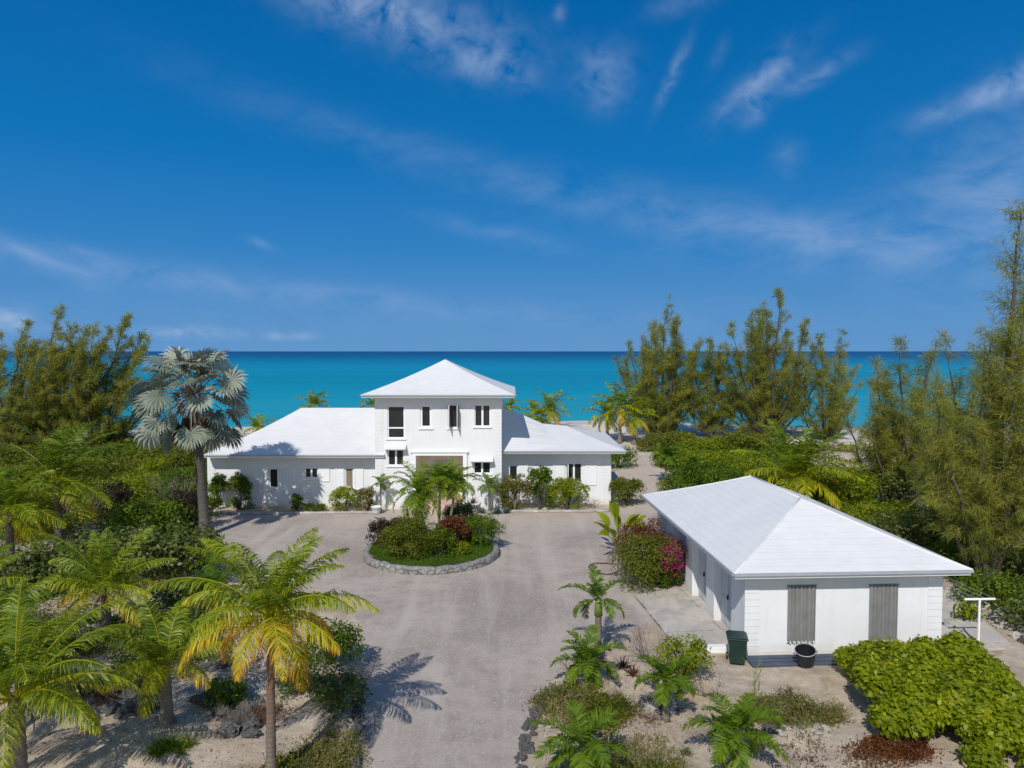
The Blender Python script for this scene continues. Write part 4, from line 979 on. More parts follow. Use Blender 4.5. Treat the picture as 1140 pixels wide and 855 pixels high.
# ------------------------------------------------------------------ right bed between driveway and garage
def SPm(label, u, vb, vh, L, nf, seed, **k):
    x, y = P(u, vb); zh = Zy(vh, y); kw = dict(r0=.10, r1=.075, yellow=.12, ll=.34, lw=.042, nl=38, material='date', tint=.38, droop=2.0, gd=.35, vee=.45, fwd=.9, emin=-30, wind=0, trunk='trunk_grey'); kw.update(k)
    return palm('pygmy_palm', label, x, y, zh, seed, L, nf, **kw)
SPm('green palm with arched fronds topmost in the bed right of the driveway', 666, 735, 682, 1.20, 9, 71, shaft=.45, r0=.12, r1=.09)
SPm('leafy palm just below the topmost one in the bed right of the driveway', 655, 765, 738, 1.15, 16, 72, tint=.45)
SPm('small palm with upright trunk below the yellow-green round shrub', 741, 800, 766, 0.9, 10, 73, shaft=.25)
SPm('wide spreading palm at the bottom of the picture below the garage bin', 819, 858, 818, 1.2, 16, 74, tint=.42)
SPm('low palm at the bottom of the bed beside the driveway edge', 646, 872, 832, 1.15, 15, 75, tint=.40)
S('round yellow-green shrub in the bed left of the garage step', 760, 762, .85, .62, 1.35, 76, 'bright', size=.085, n=9000, up=.5)
twigs('dead_shrub', 'bare grey branching shrub behind the round yellow-green shrub', *P(728, 742), 1.25, 1.0, 77, 12, 3, r0=.016)
twigs('dead_shrub', 'low grey twiggy shrub right of the round yellow-green shrub', *P(788, 775), .7, .7, 78, 9, 3, r0=.010)
twigs('dead_shrub', 'grey twiggy shrub between the two upper palms and the sand', *P(640, 752), .7, .6, 79, 10, 3, r0=.010)
weeds('weed_patch', 'yellow-olive weeds along the driveway edge in the right bed', *P(634, 790), .85, 1.0, .45, 81, 8000, 'weed', .16, .026)
weeds('weed_patch', 'greener weeds right of the roadside weeds in the right bed', *P(668, 800), .75, .9, .45, 82, 6500, 'olive', .16, .026)
weeds('weed_patch', 'sparse dry weeds between the two lowest palms', *P(720, 845), 1.2, .7, .22, 83, 2600, 'weed', .16, .018)
weeds('weed_patch', 'small dry weeds on the sand at the far bottom of the right bed', *P(690, 870), 1.6, .8, .3, 84, 3800, 'olive', .18, .02)
rosette('succulent', 'reddish kalanchoe stalks beside the dead branches in the right bed', *P(693, 748), .32, 85, 24, .05, 'red', cat='plant')
rosette('succulent', 'reddish succulent cluster below the kalanchoe in the right bed', *P(704, 757), .30, 86, 20, .05, 'red', cat='plant')
weeds('leaf_litter', 'scattered dead palm leaves on the sand below the small upright palm', *P(700, 800), 1.5, 1.2, .05, 87, 700, 'dead', .22, .02, cat='leaf litter')
weeds('leaf_litter', 'dead leaf litter on the sand left of the broad bright bush', *P(900, 840), 2.0, 1.0, .04, 88, 900, 'dead', .13, .03, cat='leaf litter')
# ------------------------------------------------------------------ stones
import bmesh
def rock_mesh(seed, material):
    rng = np.random.RandomState(seed); bm = bmesh.new(); bmesh.ops.create_icosphere(bm, subdivisions=3, radius=1)
    for v in bm.verts:
        c = v.co; f = 1+.38*(vnoise(c.x*1.8+seed, c.y*1.8+c.z*1.3)-.5)*2+.32*(vnoise(c.x*5+seed, c.y*5+c.z*6)-.5)*2
        v.co = c*float(f)
    bm.verts.ensure_lookup_table(); me = bpy.data.meshes.new('rock'); bm.to_mesh(me); bm.free(); me.materials.append(material); return me
RK = [rock_mesh(s_, M['rock']) for s_ in (1, 2, 3, 4)]; RL = [rock_mesh(s_, M['rock_l']) for s_ in (5, 6)]
def rocks(pts, label, group, seed, pale=.1, s0=.10, s1=.22, flat=.65):
    rng = np.random.RandomState(seed)
    for (x, y) in pts:
        me = RL[rng.randint(2)] if rng.rand() < pale else RK[rng.randint(4)]
        o = bpy.data.objects.new('rock', me); C.objects.link(o); s_ = rng.uniform(s0, s1)
        o.scale = (s_*rng.uniform(.9, 1.4), s_*rng.uniform(.8, 1.2), s_*flat*rng.uniform(.8, 1.2)); o.rotation_euler = (0, 0, rng.rand()*6.28)
        o.location = (x, y, G(x, y)+s_*.25); tag(o, label, 'rock', group)
def along(px, step, jit, seed):
    rng = np.random.RandomState(seed); out = []; pts = [np.array(P(u, v)) for u, v in px]
    for a, b in zip(pts, pts[1:]):
        L = np.linalg.norm(b-a); k = max(1, int(L/step))
        for j in range(k): out.append(tuple(a+(b-a)*j/k+rng.uniform(-jit, jit, 2)))
    return out
rocks(along([(580, 875), (583, 850), (588, 826), (594, 805), (604, 788), (610, 772)], .11, .12, 1), 'small stone in the rubble edging right of the driveway', 'stones edging the right bed', 91, .14, .05, .13)
rocks(along([(100, 775), (125, 772), (150, 778), (162, 790), (140, 802), (118, 800)], .20, .15, 2), 'dark jagged stone in the pile left of the short palm trunk', 'dark stones by the short palm', 92, 0, .12, .30)
rocks(along([(150, 762), (175, 770), (160, 785)], .26, .15, 3), 'dark stone just behind the short palm trunk', 'dark stones behind the short palm', 93, 0, .12, .24)
rocks(along([(218, 782), (240, 790), (262, 792), (285, 800)], .20, .12, 4), 'grey stone in the row left of the front palm trunk', 'stones left of the front palm', 94, .1, .12, .24)
rocks(along([(256, 830), (258, 808), (268, 800), (278, 812), (285, 830)], .18, .12, 5), 'grey stone in the ring at the foot of the front palm', 'stones around the front palm', 95, .1, .10, .22)
rocks(along([(400, 768), (398, 800), (396, 830), (396, 870)], .22, .05, 6), 'dark edging stone along the left side of the driveway', 'stones edging the left bed', 96, 0, .06, .13)
rocks(along([(785, 800), (800, 808), (830, 812), (870, 816), (930, 812)], .22, .12, 7), 'flat grey stone edging the weedy mound below the garage', 'stones edging the weedy mound', 97, .3, .08, .17, .4)
rocks(along([(90, 690), (115, 700), (140, 705), (110, 712), (85, 712)], .28, .25, 8), 'dark stone in the pile below the middle left palm', 'dark stones below the middle palm', 98, .25, .14, .32)
rocks(along([(1050, 655), (1070, 668), (1090, 678), (1110, 690), (1130, 706), (1150, 722)], .22, .40, 9), 'pale rubble stone along the clothesline slab', 'rubble along the clothesline slab', 99, .6, .08, .22)
rocks(along([(700, 790), (735, 783), (770, 795)], .24, .12, 10), 'low grey stone across the middle of the right bed', 'stones across the right bed', 100, .2, .08, .18, .4)
rocks(along([(150, 715), (190, 735), (215, 745), (250, 752)], .26, .30, 11), 'dark stone among the plants between the short palm and the thicket', 'dark stones between the left palms', 101, .15, .12, .26)
rocks(along([(60, 770), (90, 762), (120, 764)], .24, .2, 12), 'dark stone above the dry grass at the lower left', 'dark stones above the dry grass', 102, 0, .12, .26)
# ------------------------------------------------------------------ coconut palms on the left
CP_ = dict(wind=.16, trunk='trunk_grey')
x, y = P(302, 872)
palm('coconut_palm', 'tall coconut palm with yellow-tipped fronds and a reddish trunk left of the driveway', x, y+.1, Zy(688, y), 101, 2.45, 25, gd=1.1, fwd=1.1, vee=.1, base=(x, y), trunk='trunk_red', r0=.125, r1=.075, yellow=.62, ll=.56, lw=.032, nl=70, droop=1.75, tint=.36, dead=7, wind=.10, nuts=0, emin=-14)
x, y = P(186, 812)
palm('coconut_palm', 'short coconut palm with a thick grey trunk on bare sand, bottom left', x, y, Zy(737, y), 102, 1.9, 18, r0=.17, r1=.10, yellow=.3, ll=.50, lw=.032, nl=70, gd=1.1, fwd=1.1, vee=.1, droop=1.6, tint=.33, dead=2, wind=.08, emin=-6)
x, y = P(119, 708)
palm('coconut_palm', 'young coconut palm with pale midribs above the dark stone pile on the left', x, y, Zy(655, y), 103, 2.5, 18, r0=.18, r1=.12, yellow=.28, ll=.56, lw=.034, nl=70, gd=1.1, fwd=1.1, vee=.1, droop=1.45, tint=.33, dead=4, emin=-6, **{k: v for k, v in CP_.items() if k != 'dead'})
x, y = P(22, 905)
palm('coconut_palm', 'nearest coconut palm spreading broad fronds over the bottom left corner', x, y, Zy(776, y), 104, 2.75, 27, r0=.2, r1=.13, yellow=.35, ll=.52, lw=.030, nl=76, gd=1.1, fwd=1.1, vee=.1, droop=1.75, tint=.30, emin=-14, dead=2, wind=.1)
x, y = P(-20, 842)
palm('coconut_palm', 'low coconut palm at the left edge squeezed between the nearest palm and the cut-off one', x, y, Zy(728, y), 123, 2.3, 20, r0=.17, r1=.11, yellow=.3, ll=.52, lw=.032, nl=66, gd=1.1, fwd=1.1, vee=.1, droop=1.6, tint=.34, emin=-6, wind=.1)
x, y = P(-48, 790)
palm('coconut_palm', 'coconut palm cut by the left picture edge above the nearest one', x, y, Zy(690, y), 105, 2.6, 20, r0=.2, r1=.13, yellow=.4, ll=.56, lw=.034, nl=70, gd=1.1, fwd=1.1, vee=.1, droop=1.7, tint=.32, emin=-12, wind=.1)
x, y = P(66, 612)
palm('coconut_palm', 'big dark coconut palm with wind-bent fronds in front of the beach on the left', x, y, Zy(535, y), 106, 3.8, 24, r0=.22, r1=.14, yellow=.25, ll=.78, lw=.055, nl=60, droop=1.7, tint=.24, emin=-35, wind=.5)
x, y = P(12, 640)
palm('coconut_palm', 'coconut palm with hanging fronds at the left edge beside the wind-bent one', x, y, Zy(570, y), 107, 2.9, 20, r0=.2, r1=.13, yellow=.3, ll=.70, lw=.055, nl=54, droop=2.0, tint=.30, emin=-22, wind=.25)
x, y = P(236, 655)
palm('small_palm', 'small bright palm under the silver fan palm beside the driveway', x, y, Zy(622, y), 108, 1.1, 13, r0=.07, r1=.05, yellow=.1, ll=.4, lw=.045, nl=24, material='date', droop=1.3, tint=.35)
x, y = P(238, 682)
palm('small_palm', 'low bluish green palm between the silver fan palm and the tall coconut palm', x, y, Zy(660, y), 109, 1.1, 15, r0=.07, r1=.05, yellow=.05, ll=.4, lw=.05, nl=24, material='date', droop=1.3, tint=.22)
weeds('beach_grass', 'green grass tuft on the shaded sand at the bottom left', *P(190, 846), .45, .35, .12, 110, 900, 'mid', .38, .018, cat='grass')
weeds('beach_grass', 'pale dry grass clump among the dark stones at the lower left', *P(92, 788), .9, .45, .12, 111, 1600, 'dead', .35, .02, cat='grass')
weeds('leaf_litter', 'dry palm litter lying around the foot of the tall coconut palm', *P(275, 800), 1.0, .8, .08, 112, 1800, 'dead', .42, .016, cat='leaf litter')
S('low dark green shrub between the young palm and the short palm on the left', 150, 742, .8, .6, .5, 120, 'seagrape', size=.12)
S('dark leafy shrub behind the short thick palm', 205, 735, .9, .7, .75, 121, 'seagrape', size=.13)
S('low green shrub left of the dark stone pile at the left', 70, 735, .9, .6, .6, 122, 'mid', size=.11)
weeds('leaf_litter', 'dry litter on the sand behind the short thick palm', *P(120, 760), 2.0, 1.0, .05, 113, 900, 'dead', .30, .02, cat='leaf litter')
S('dark green shrub under the right fronds of the tall coconut palm', 377, 795, .85, .8, 1.15, 114, 'seagrape', size=.11, n=6500)
S('dark spiky shrub directly behind the tall coconut palm trunk', 335, 778, .7, .6, .75, 115, 'seagrape', size=.14, aspect=.22, n=2400)
S('dark green shrub left of the tall coconut palm trunk', 252, 785, .65, .5, .75, 116, 'mid', size=.10, n=3200)
S('leafy shrub between the tall coconut palm and the driveway edge', 366, 745, 1.1, .9, 1.3, 117, 'mid', size=.11, n=8000)
weeds('weed_patch', 'dense grey-green weeds at the driveway edge right of the tall palm', *P(365, 845), .75, 1.1, .40, 118, 12000, 'weed', .13, .02)
weeds('weed_patch', 'pale grey-green herb tuft at the foot of the tall coconut palm', *P(315, 858), .40, .4, .35, 119, 1800, 'olive', .16, .03)
# sea grape thicket on the left
for i, (lab, u, v, rx, ry, h, mt, sz) in enumerate([
    ('dense sea grape thicket directly left of the silver fan palm', 190, 650, 2.1, 1.7, 2.3, 'seagrape', .17),
    ('sea grape thicket behind the young palm with pale midribs', 130, 650, 2.2, 1.7, 2.2, 'seagrape', .17),
    ('sea grape thicket between the left edge and the young palm', 60, 655, 2.3, 1.7, 2.0, 'seagrape', .17),
    ('low sea grape clump below the silver fan palm trunk', 205, 680, 1.3, 1.0, 1.25, 'seagrape', .16),
    ('sea grape clump at the left picture edge above the cut-off palm', 5, 665, 1.8, 1.4, 1.7, 'seagrape', .17),
    ('small sea grape beside the dark stone pile', 150, 700, 1.1, .9, .8, 'seagrape', .15),
    ('green thicket behind the sea grapes left of the silver fan palm', 168, 600, 2.0, 1.6, 2.1, 'mid', .16),
    ('red-tinged shrub beside the trunk of the silver fan palm', 204, 592, 1.3, 1.1, 2.3, 'darkred', .13),
    ('mid green bush between the house and the left thicket, under the silver palm crown', 208, 562, 1.7, 1.4, 2.4, 'mid', .13),
    ('wide green bush right of the wind-bent palm', 150, 562, 2.3, 1.8, 2.0, 'bright', .15),
    ('olive bush behind the wind-bent palm near the beach', 105, 535, 3.0, 2.2, 1.7, 'olive', .19),
    ('low olive bush at the left edge before the beach', 25, 545, 3.0, 2.2, 1.6, 'olive', .19),
    ('grey-green beach bush left of the house roof', 198, 528, 3.0, 2.2, 2.5, 'olive', .18),
    ('far olive bush row at the beach left of the house', 140, 515, 4.0, 2.2, 1.5, 'mid', .24),
    ('dry reddish bush at the left edge above the hanging fronds', 30, 580, 2.0, 1.6, 1.5, 'darkred', .15)]):
    S(lab, u, v, rx, ry, h, 130+i, mt, size=sz, aspect=.7 if mt == 'seagrape' else .5, name='sea_grape' if 'sea grape' in lab else 'shrub', nb=26, cat='shrub', dens=.7)
for i, (lab, u, v, rx, ry, h, mt, sz) in enumerate([
    ('lime green bush poking out of the left thicket below the she-oaks', 175, 545, 1.3, 1.1, 2.4, 'bright', .14),
    ('brownish bush in the left thicket beside the lime green one', 128, 580, 1.2, 1.0, 2.2, 'darkred', .12),
    ('small round green bush at the edge of the drive behind the silver fan palm', 233, 575, .8, .7, 1.3, 'mid', .12),
    ('low olive bush on the sand left of the wind-bent palm', 48, 600, 1.4, 1.1, 1.2, 'olive', .13),
    ('small sea grape between the tall coconut palm and the low bluish palm', 218, 700, .9, .7, .8, 'seagrape', .14),
    ('low sea grape tuft right of the young palm with pale midribs', 165, 712, .9, .7, .6, 'seagrape', .13),
    ('low bush below the cut-off palm at the left edge', 30, 725, 1.2, .9, .6, 'mid', .12),
    ('small dark bush beside the short palm trunk, on its left', 160, 770, .6, .5, .5, 'seagrape', .11)]):
    S(lab, u, v, rx, ry, h, 500+i, mt, size=sz, name='sea_grape' if 'sea grape' in lab else 'shrub', nb=22)
twigs('dead_shrub', 'tall bare grey shrub rising from the left thicket beside the silver fan palm', *P(192, 590), 3.0, 1.6, 520, 9, 3, r0=.022)
twigs('dead_shrub', 'leafless grey shrub in the thicket at the far left', *P(90, 590), 2.2, 1.4, 521, 9, 3, r0=.02)
# ------------------------------------------------------------------ silver fan palm
x, y = P(228, 597); bz = G(x, y); root = thing('silver_fan_palm', 'tall silver-grey fan palm standing alone left of the house', 'palm tree', (x, y, bz)); shf = (x, y, bz)
zh = Zy(449, y); n = 60; pts = []; rad = []
for k in range(n+1):
    t_ = k/n; pts.append((x-.42*t_**1.5, y, bz-.05+(zh-bz)*t_)); rad.append((.24-.05*t_+.10*max(0, 1-t_*7))*(1.04 if k % 3 else .97))
MB().tube(pts, rad, 14).build('trunk', M['trunk_dark'], root, shf, smooth=True)
x = x-.42
rng = np.random.RandomState(7); parts = []; dparts = []; stems = []
def fan(org, d, Rr, up_hint, tint, nseg=24, droop=.5):
    d = nrm(d); sd = nrm(np.cross(d, up_hint)); nn_ = nrm(np.cross(sd, d)); V = []; Fq = []; T_ = []
    for k in range(nseg):
        a = R(-140+280*(k+.5)/nseg); dr = d*math.cos(a)+sd*math.sin(a); dr = nrm(dr+nn_*(.22 if k % 2 else .12)); L = Rr*(1-.25*abs(a/2.5)**2)*rng.uniform(.92, 1.06)
        per = nrm(np.cross(dr, nn_))*Rr*.066; mid = org+dr*L*.6; tip = mid+nrm(dr+np.array([0, 0, -droop])+rng.randn(3)*.12)*L*.42
        i = len(V); V += [org, mid-per+nn_*.02, mid+nn_*-.03, mid+per+nn_*.02, tip]; tt = tint+rng.uniform(-.1, .1)
        Fq += [(i, i+1, i+2, i+2), (i, i+2, i+3, i+3), (i+1, i+4, i+2, i+2), (i+2, i+4, i+3, i+3)]; T_ += [tt-.1, tt, tt, tt, tt+.1]
    return V, [f[:3] for f in Fq], T_
def addfan(dst, org, d, Rr, tint, droop):
    V, Fq, T_ = fan(org, d, Rr, np.array([0, 0, 1.])+rng.randn(3)*.65, tint, droop=droop); dst.append((np.array(V), np.array(Fq), np.clip(np.array(T_), 0, 1)))
head = np.array([x, y, zh+.35])
for k in range(60):
    t_ = (k+.5)/60; a = k*2.39996; e = R(84)*(1-t_)**1.1+R(-64)*t_; Lp = 1.2*rng.uniform(1.1, 1.85)*(.85+.35*math.sin(math.pi*t_))
    d = np.array([math.cos(a)*math.cos(e), math.sin(a)*math.cos(e), math.sin(e)]); o_ = head+d*Lp+np.array([0, 0, -.25*t_*Lp])
    stems.append(([head+d*.15, head+d*Lp*.5+np.array([0, 0, .05]), o_], [.035, .028, .018]))
    addfan(parts, o_, d+np.array([0, 0, -.35-.75*t_])+rng.randn(3)*.18, rng.uniform(.78, 1.02), rng.uniform(.15, .85), .35+.8*t_)
for k in range(15):
    a = k*2.39996+.5; e = R(-48); d = np.array([math.cos(a)*math.cos(e), math.sin(a)*math.cos(e), math.sin(e)]); Lp = rng.uniform(.9, 1.5); o_ = head+np.array([0, 0, -.5])+d*Lp*np.array([.62, .62, 1])
    stems.append(([head+np.array([0, 0, -.2]), o_], [.03, .018])); addfan(dparts, o_, np.array([d[0]*.35, d[1]*.35, -1]), rng.uniform(.6, .85), rng.uniform(.2, .8), .5)
V, Fq, tt = merge(parts); mesh('crown', V, Fq, M['silver'], root, tint=tt, shift=shf)
V, Fq, tt = merge(dparts); mesh('dead_leaf_skirt', V, Fq, M['dead'], root, tint=tt, shift=shf)
tubes_mesh('leaf_stems', stems, M['twig'], root, 5, shf)
# ------------------------------------------------------------------ palms behind the house
for lab, u, vb, vh, L, nf, sd in (('coconut palm peeking over the ridge of the left roof wing', 350, 478, 452, 2.6, 14, 201), ('coconut palm showing between the tower and the right roof wing, far behind', 612, 484, 456, 3.1, 17, 202), ('coconut palm tops just left of the middle palm behind the right roof', 597, 483, 463, 2.3, 13, 203),
    ('coconut palm beside the left edge of the tower, behind it', 415, 480, 452, 2.0, 10, 204), ('tall coconut palm in the trio by the beach path', 690, 496, 452, 3.2, 18, 205), ('left coconut palm of the trio by the beach path', 676, 494, 462, 2.9, 16, 206), ('right coconut palm of the trio by the beach path', 706, 497, 464, 2.8, 16, 207),
    ('coconut palm tip showing right of the tower roof corner', 565, 484, 453, 1.7, 9, 208), ('low palm behind the left end of the left roof', 288, 488, 477, 2.0, 10, 209)):
    x, y = P(u, vb); palm('coconut_palm', lab, x, y, Zy(vh, y), sd, L, nf, r0=.2, r1=.12, yellow=.32, ll=.85, lw=.10, nl=26, droop=1.6, tint=.34, wind=.12, emin=-40)
x, y = P(893, 575); y = 40.; x = Xy(888, y); palm('coconut_palm', 'large coconut palm standing right behind the garage roof', x, y, Zy(531, y), 210, 4.1, 26, r0=.2, r1=.13, yellow=.3, ll=.95, lw=.075, nl=42, droop=1.35, tint=.30, wind=.12, emin=-12)
x, y = P(741, 536); palm('small_palm', 'small dark palm at the right side of the beach path', x, y, Zy(508, y), 211, 1.6, 16, r0=.08, r1=.05, yellow=.1, ll=.5, lw=.07, nl=24, material='date', droop=1.9, tint=.28)
x, y = P(770, 545); palm('small_palm', 'second small dark palm between the beach path and the garage roof peak', x, y, Zy(526, y), 212, 1.6, 14, r0=.08, r1=.05, yellow=.1, ll=.5, lw=.07, nl=24, material='date', droop=1.6, tint=.22)
# scrub behind the garage
for i, (lab, u, v, rx, ry, h, mt, sz) in enumerate([
    ('bright green sea lettuce bush at the right side of the beach path', 765, 520, 3.0, 2.4, 1.7, 'bright', .17),
    ('bright green bush left of the garage roof peak, farther back', 800, 528, 3.2, 2.4, 1.8, 'bright', .17),
    ('olive bush under the first middle she-oak', 745, 503, 3.2, 2.4, 2.0, 'olive', .2),
    ('olive bush between the two middle she-oaks', 790, 507, 3.2, 2.2, 1.6, 'bright', .18),
    ('olive bush below the second middle she-oak', 835, 508, 3.6, 2.4, 2.2, 'olive', .2),
    ('dark green bush just behind the garage roof peak', 795, 548, 2.6, 2.0, 2.0, 'mid', .16),
    ('dark green bush left of the palm behind the garage', 840, 545, 2.4, 1.9, 1.9, 'bright', .16),
    ('green bush at the lower end of the beach path beside the garage', 755, 548, 1.4, 1.2, 1.2, 'mid', .14),
    ('bright green bush along the back slope of the garage roof', 940, 560, 2.4, 2.0, 2.6, 'bright', .14),
    ('bright bush right of the palm behind the garage', 912, 552, 1.5, 1.4, 1.9, 'bright', .15),
    ('deep green bush beside the right garage slope', 985, 600, 2.0, 1.8, 2.0, 'bright', .13),
    ('deep green bush under the right she-oaks, level with the roof slope', 1010, 615, 2.2, 1.8, 2.1, 'seagrape', .14),
    ('rounded sea grape tree between the rubble beach and the roof slope', 990, 560, 2.2, 1.8, 2.3, 'seagrape', .18),
    ('dark bush right of the clothesline slab', 1110, 672, 1.6, 1.2, 1.3, 'mid', .13),
    ('sea grape at the right edge beside the clothesline slab', 1148, 700, 1.2, 1.0, 1.1, 'seagrape', .15),
    ('small bright plant on the rubble left of the clothesline post', 1078, 692, .5, .4, .7, 'bright', .14),
    ('dark undergrowth below the tallest right she-oak', 1075, 640, 2.2, 1.6, 1.5, 'mid', .14),
    ('dark undergrowth at the far right edge of the picture', 1150, 650, 2.4, 1.8, 1.6, 'seagrape', .15),
    ('green bush tucked beside the back right corner of the house', 690, 520, 1.8, 1.5, 1.7, 'mid', .16),
    ('olive beach bush at the foot of the left tall she-oak of the middle pair', 752, 497, 2.6, 1.6, 1.4, 'bright', .2),
    ('wide beach bush at the feet of the right tall she-oak of the middle pair', 835, 499, 3.4, 1.6, 1.3, 'olive', .2),
    ('low beach bush between the two tall middle she-oaks, close to the sand', 795, 497, 2.4, 1.4, 1.0, 'olive', .2),
    ('small beach bush under the sparse-topped shorter she-oak', 900, 503, 1.6, 1.2, .9, 'olive', .2),
    ('yellowish flax clump at the bend of the beach path', 722, 503, 1.1, .9, 1.2, 'weed', .2)]):
    S(lab, u, v, rx, ry, h, 160+i, mt, size=sz, aspect=.55, nb=24, dens=.8)
# low retaining wall by the beach path
(xa, ya), (xb, yb) = P(711, 483), P(738, 494); wv_ = MB(); dx, dy = xb-xa, yb-ya; L = math.hypot(dx, dy); wx_, wy_ = -dy/L*.25, dx/L*.25
import itertools
z0 = min(G(xa, ya), G(xb, yb))-.2; pr = [(xa, ya), (xb, yb), (xb+wx_, yb+wy_), (xa+wx_, ya+wy_)]
wv_.poly([(a_[0], a_[1], .75) for a_ in pr][::-1]);
for a_, b_ in zip(pr, pr[1:]+pr[:1]): wv_.quad((a_[0], a_[1], z0), (b_[0], b_[1], z0), (b_[0], b_[1], .75), (a_[0], a_[1], .75))
tag(wv_.build('retaining_wall', M['conc']), 'low grey concrete wall running beside the beach path', 'wall')
# ------------------------------------------------------------------ she-oaks
FAR = dict(dens=.80, needle=(.50, .040), brl=.27, droopy=.55, low=.03)
def lead(n, sp, hmax, hmin, sy=.6, seed=0, st=1.2):
    r_ = np.random.RandomState(seed); return [(sp*(-1+2*(i+.5)/n)+r_.uniform(-.3, .3), r_.uniform(-sy, sy)*sp, (hmin+(hmax-hmin)*(1-abs(-1+2*(i+.5)/n))**.6)*(1.0 if i == n//2 else r_.uniform(.84, 1.0)), st) for i in range(n)]
def CS(label, u, v, leaders, seed, **k):
    x, y = P(u, v); return casuarina('she_oak', label, x, y, leaders, seed, **k)
CS('wind-leaned she-oak at the left edge, outermost of the left group', 8, 503, lead(11, 4.6, 11.4, 8.5, seed=1, st=.1), 301, lean=.26, **FAR)
CS('bushy she-oak in the centre of the left group before the sea', 55, 502, lead(13, 5.4, 12.8, 9.5, seed=2, st=.1), 302, lean=.26, **FAR)
CS('right-leaning she-oak at the right side of the left group, next to the silver palm', 108, 501, lead(12, 4.8, 12.6, 7.6, seed=3, st=.1), 303, lean=.28, **FAR)
CS('tall many-stemmed she-oak right of the house above the beach path', 736, 489, lead(15, 5.0, 14.2, 6.5, seed=4, st=.1), 304, **FAR)
CS('tall many-stemmed she-oak in the middle distance, right of the one by the beach path', 852, 491, lead(16, 6.4, 14.8, 6.5, seed=5, st=.1), 305, **FAR)
CS('lower she-oak filling the gap between the two tall middle ones', 793, 490, lead(11, 4.6, 9.8, 6.0, seed=6, st=.1), 306, **FAR)
CS('shorter she-oak right of the tall middle pair, sparse at the top', 922, 493, lead(9, 3.8, 10.6, 5.6, seed=7, st=.1), 307, lean=.06, **FAR)
CS('low spreading she-oak at the beach above the right end of the garage roof', 1003, 560, lead(12, 3.6, 9.9, 5.6, seed=8, st=.1), 308, dens=.95, needle=(.45, .028), brl=.27, droopy=.7)
CS('bushy she-oak left of the tallest one on the right', 1066, 600, lead(8, 2.6, 10.2, 6.0, seed=9, st=.4), 309, dens=.85, needle=(.42, .025), brl=.24, droopy=.6)
CS('tallest she-oak rising above the right picture edge', 1104, 655, [(0.2, 0, 14.5, 1.5), (-.8, .4, 9.5, .6), (.9, .3, 11.5, .6), (.5, -.6, 8.5, .5), (-1.6, -.2, 7.5, .4), (-.3, .6, 8.2, .5), (1.6, .2, 9.0, .5), (-2.2, .3, 5.5, .3)], 310, dens=.95, needle=(.40, .022), tipl=.6, brl=.25, droopy=.8)
CS('she-oak at the far right edge in front of the tallest one', 1165, 668, [(0, 0, 10.5, .6), (-.9, .2, 8.2, .5), (.8, 0, 9.5, .5)], 311, dens=.8, needle=(.38, .020), brl=.24, droopy=.8)
CS('low drooping she-oak beneath the tallest one, behind the clothesline', 1092, 634, [(0, 0, 5.2, .2), (-.8, .2, 4.4, .2), (.9, .1, 4.8, .2), (-1.5, .5, 3.8, .2)], 312, dens=1.1, needle=(.38, .022), brl=.5, droopy=.8)
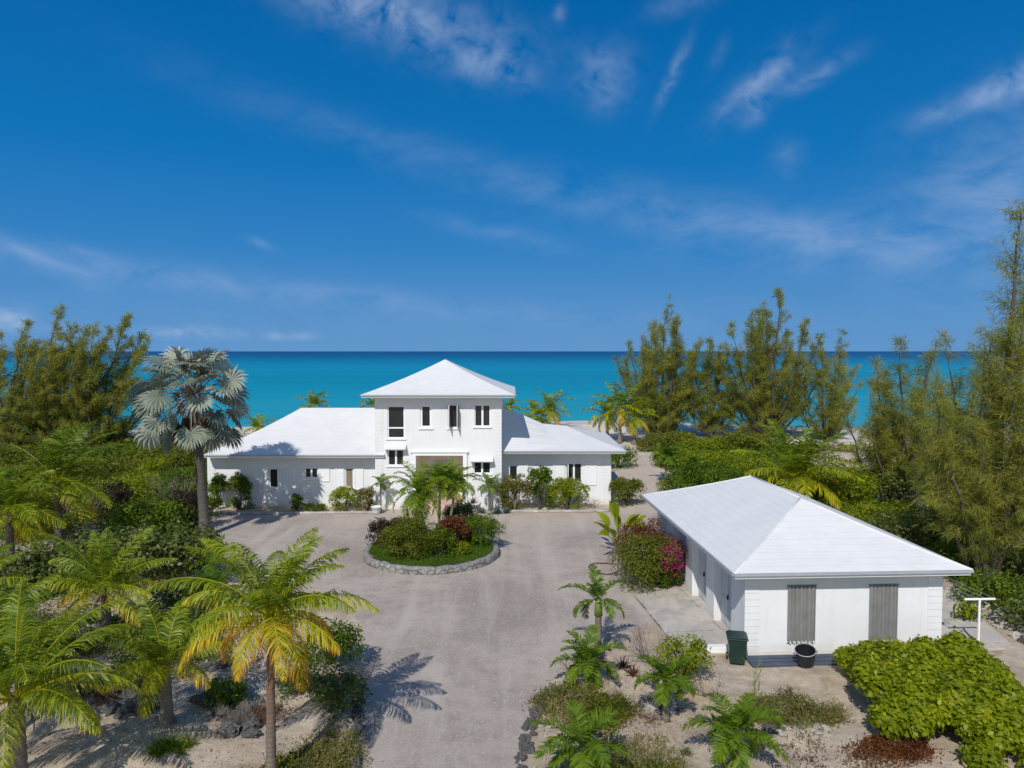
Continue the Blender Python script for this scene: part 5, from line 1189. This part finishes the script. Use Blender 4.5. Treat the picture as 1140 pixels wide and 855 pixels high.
def cover(name, label, px, n, size, hmax, seed, material, mask=.45, cat='ground cover'):
    rng = np.random.RandomState(seed); PG = np.array([P(u, v) for u, v in px]); x = rng.uniform(PG[:, 0].min(), PG[:, 0].max(), n*3); y = rng.uniform(PG[:, 1].min(), PG[:, 1].max(), n*3)
    k = (seg_dist(x, y, PG) < 0) & (seg_dist(x, y, DP) > .15) & (vnoise(x*.35+seed, y*.35)+.35*vnoise(x*1.6, y*1.6+seed) > mask+rng.uniform(-.1, .1, n*3)); x = x[k][:n]; y = y[k][:n]; n = len(x)
    hh = hmax*(.15+.85*vnoise(x*.6+seed*3, y*.6))*(.5+.5*vnoise(x*2.2, y*2.2)); z = gz(x, y)+hh*rng.rand(n)**.5; d = rng.randn(n, 3); nn = rng.randn(n, 3)*.6+np.array([0, 0, 1])
    sz = size*rng.uniform(.6, 1.4, n)*(np.clip(y/30, .6, 2)); V, Fq, tt = rhombs(np.stack([x, y, z], 1), np.cross(nn, d), nn, sz, sz*.5, np.clip(rng.rand(n)*.6+.5*vnoise(x*.8, y*.8+seed)-.05, 0, 1), .1)
    o = mesh(name, V, Fq, M[material], tint=tt); tag(o, label, cat, kind='stuff')
cover('ground_cover', 'low green undergrowth filling the ground among the left palms and thickets', [(-80, 500), (215, 500), (232, 560), (238, 600), (250, 640), (262, 700), (205, 728), (150, 738), (60, 742), (-80, 760)], 75000, .13, .9, 401, 'mid', .34)
cover('ground_cover', 'olive low growth between the left thickets and the beach', [(-80, 497), (222, 497), (232, 560), (60, 600), (-80, 600)], 42000, .15, 1.4, 402, 'olive', .42)
cover('ground_cover', 'low green undergrowth behind the garage below the she-oaks', [(742, 500), (885, 502), (900, 535), (985, 565), (1190, 590), (1190, 700), (1120, 685), (1075, 655), (960, 600), (905, 572), (830, 560), (762, 562), (750, 535), (728, 512)], 75000, .13, 1.0, 403, 'mid', .30)
cover('ground_cover', 'low creeping green plants over the sand between the left palms and the dark stones', [(-60, 690), (250, 690), (262, 745), (180, 762), (110, 758), (-60, 770)], 26000, .10, .40, 407, 'seagrape', .42)
cover('dead_leaf_cover', 'brown dead leaves and needles scattered on the sand at the lower left', [(-40, 730), (200, 700), (392, 700), (398, 860), (-40, 860)], 4000, .08, .03, 404, 'dead', .55, 'leaf litter')
cover('dead_leaf_cover', 'brown dead leaves scattered on the sand of the right bed', [(600, 780), (660, 735), (750, 735), (930, 760), (960, 870), (590, 870)], 3500, .06, .03, 405, 'dead', .62, 'leaf litter')
cover('beach_scrub', 'sparse dry scrub dotting the pale rubble beach on the right', [(890, 497), (1190, 497), (1190, 600), (990, 560), (900, 520)], 12000, .13, .4, 406, 'weed', .62, 'scrub')
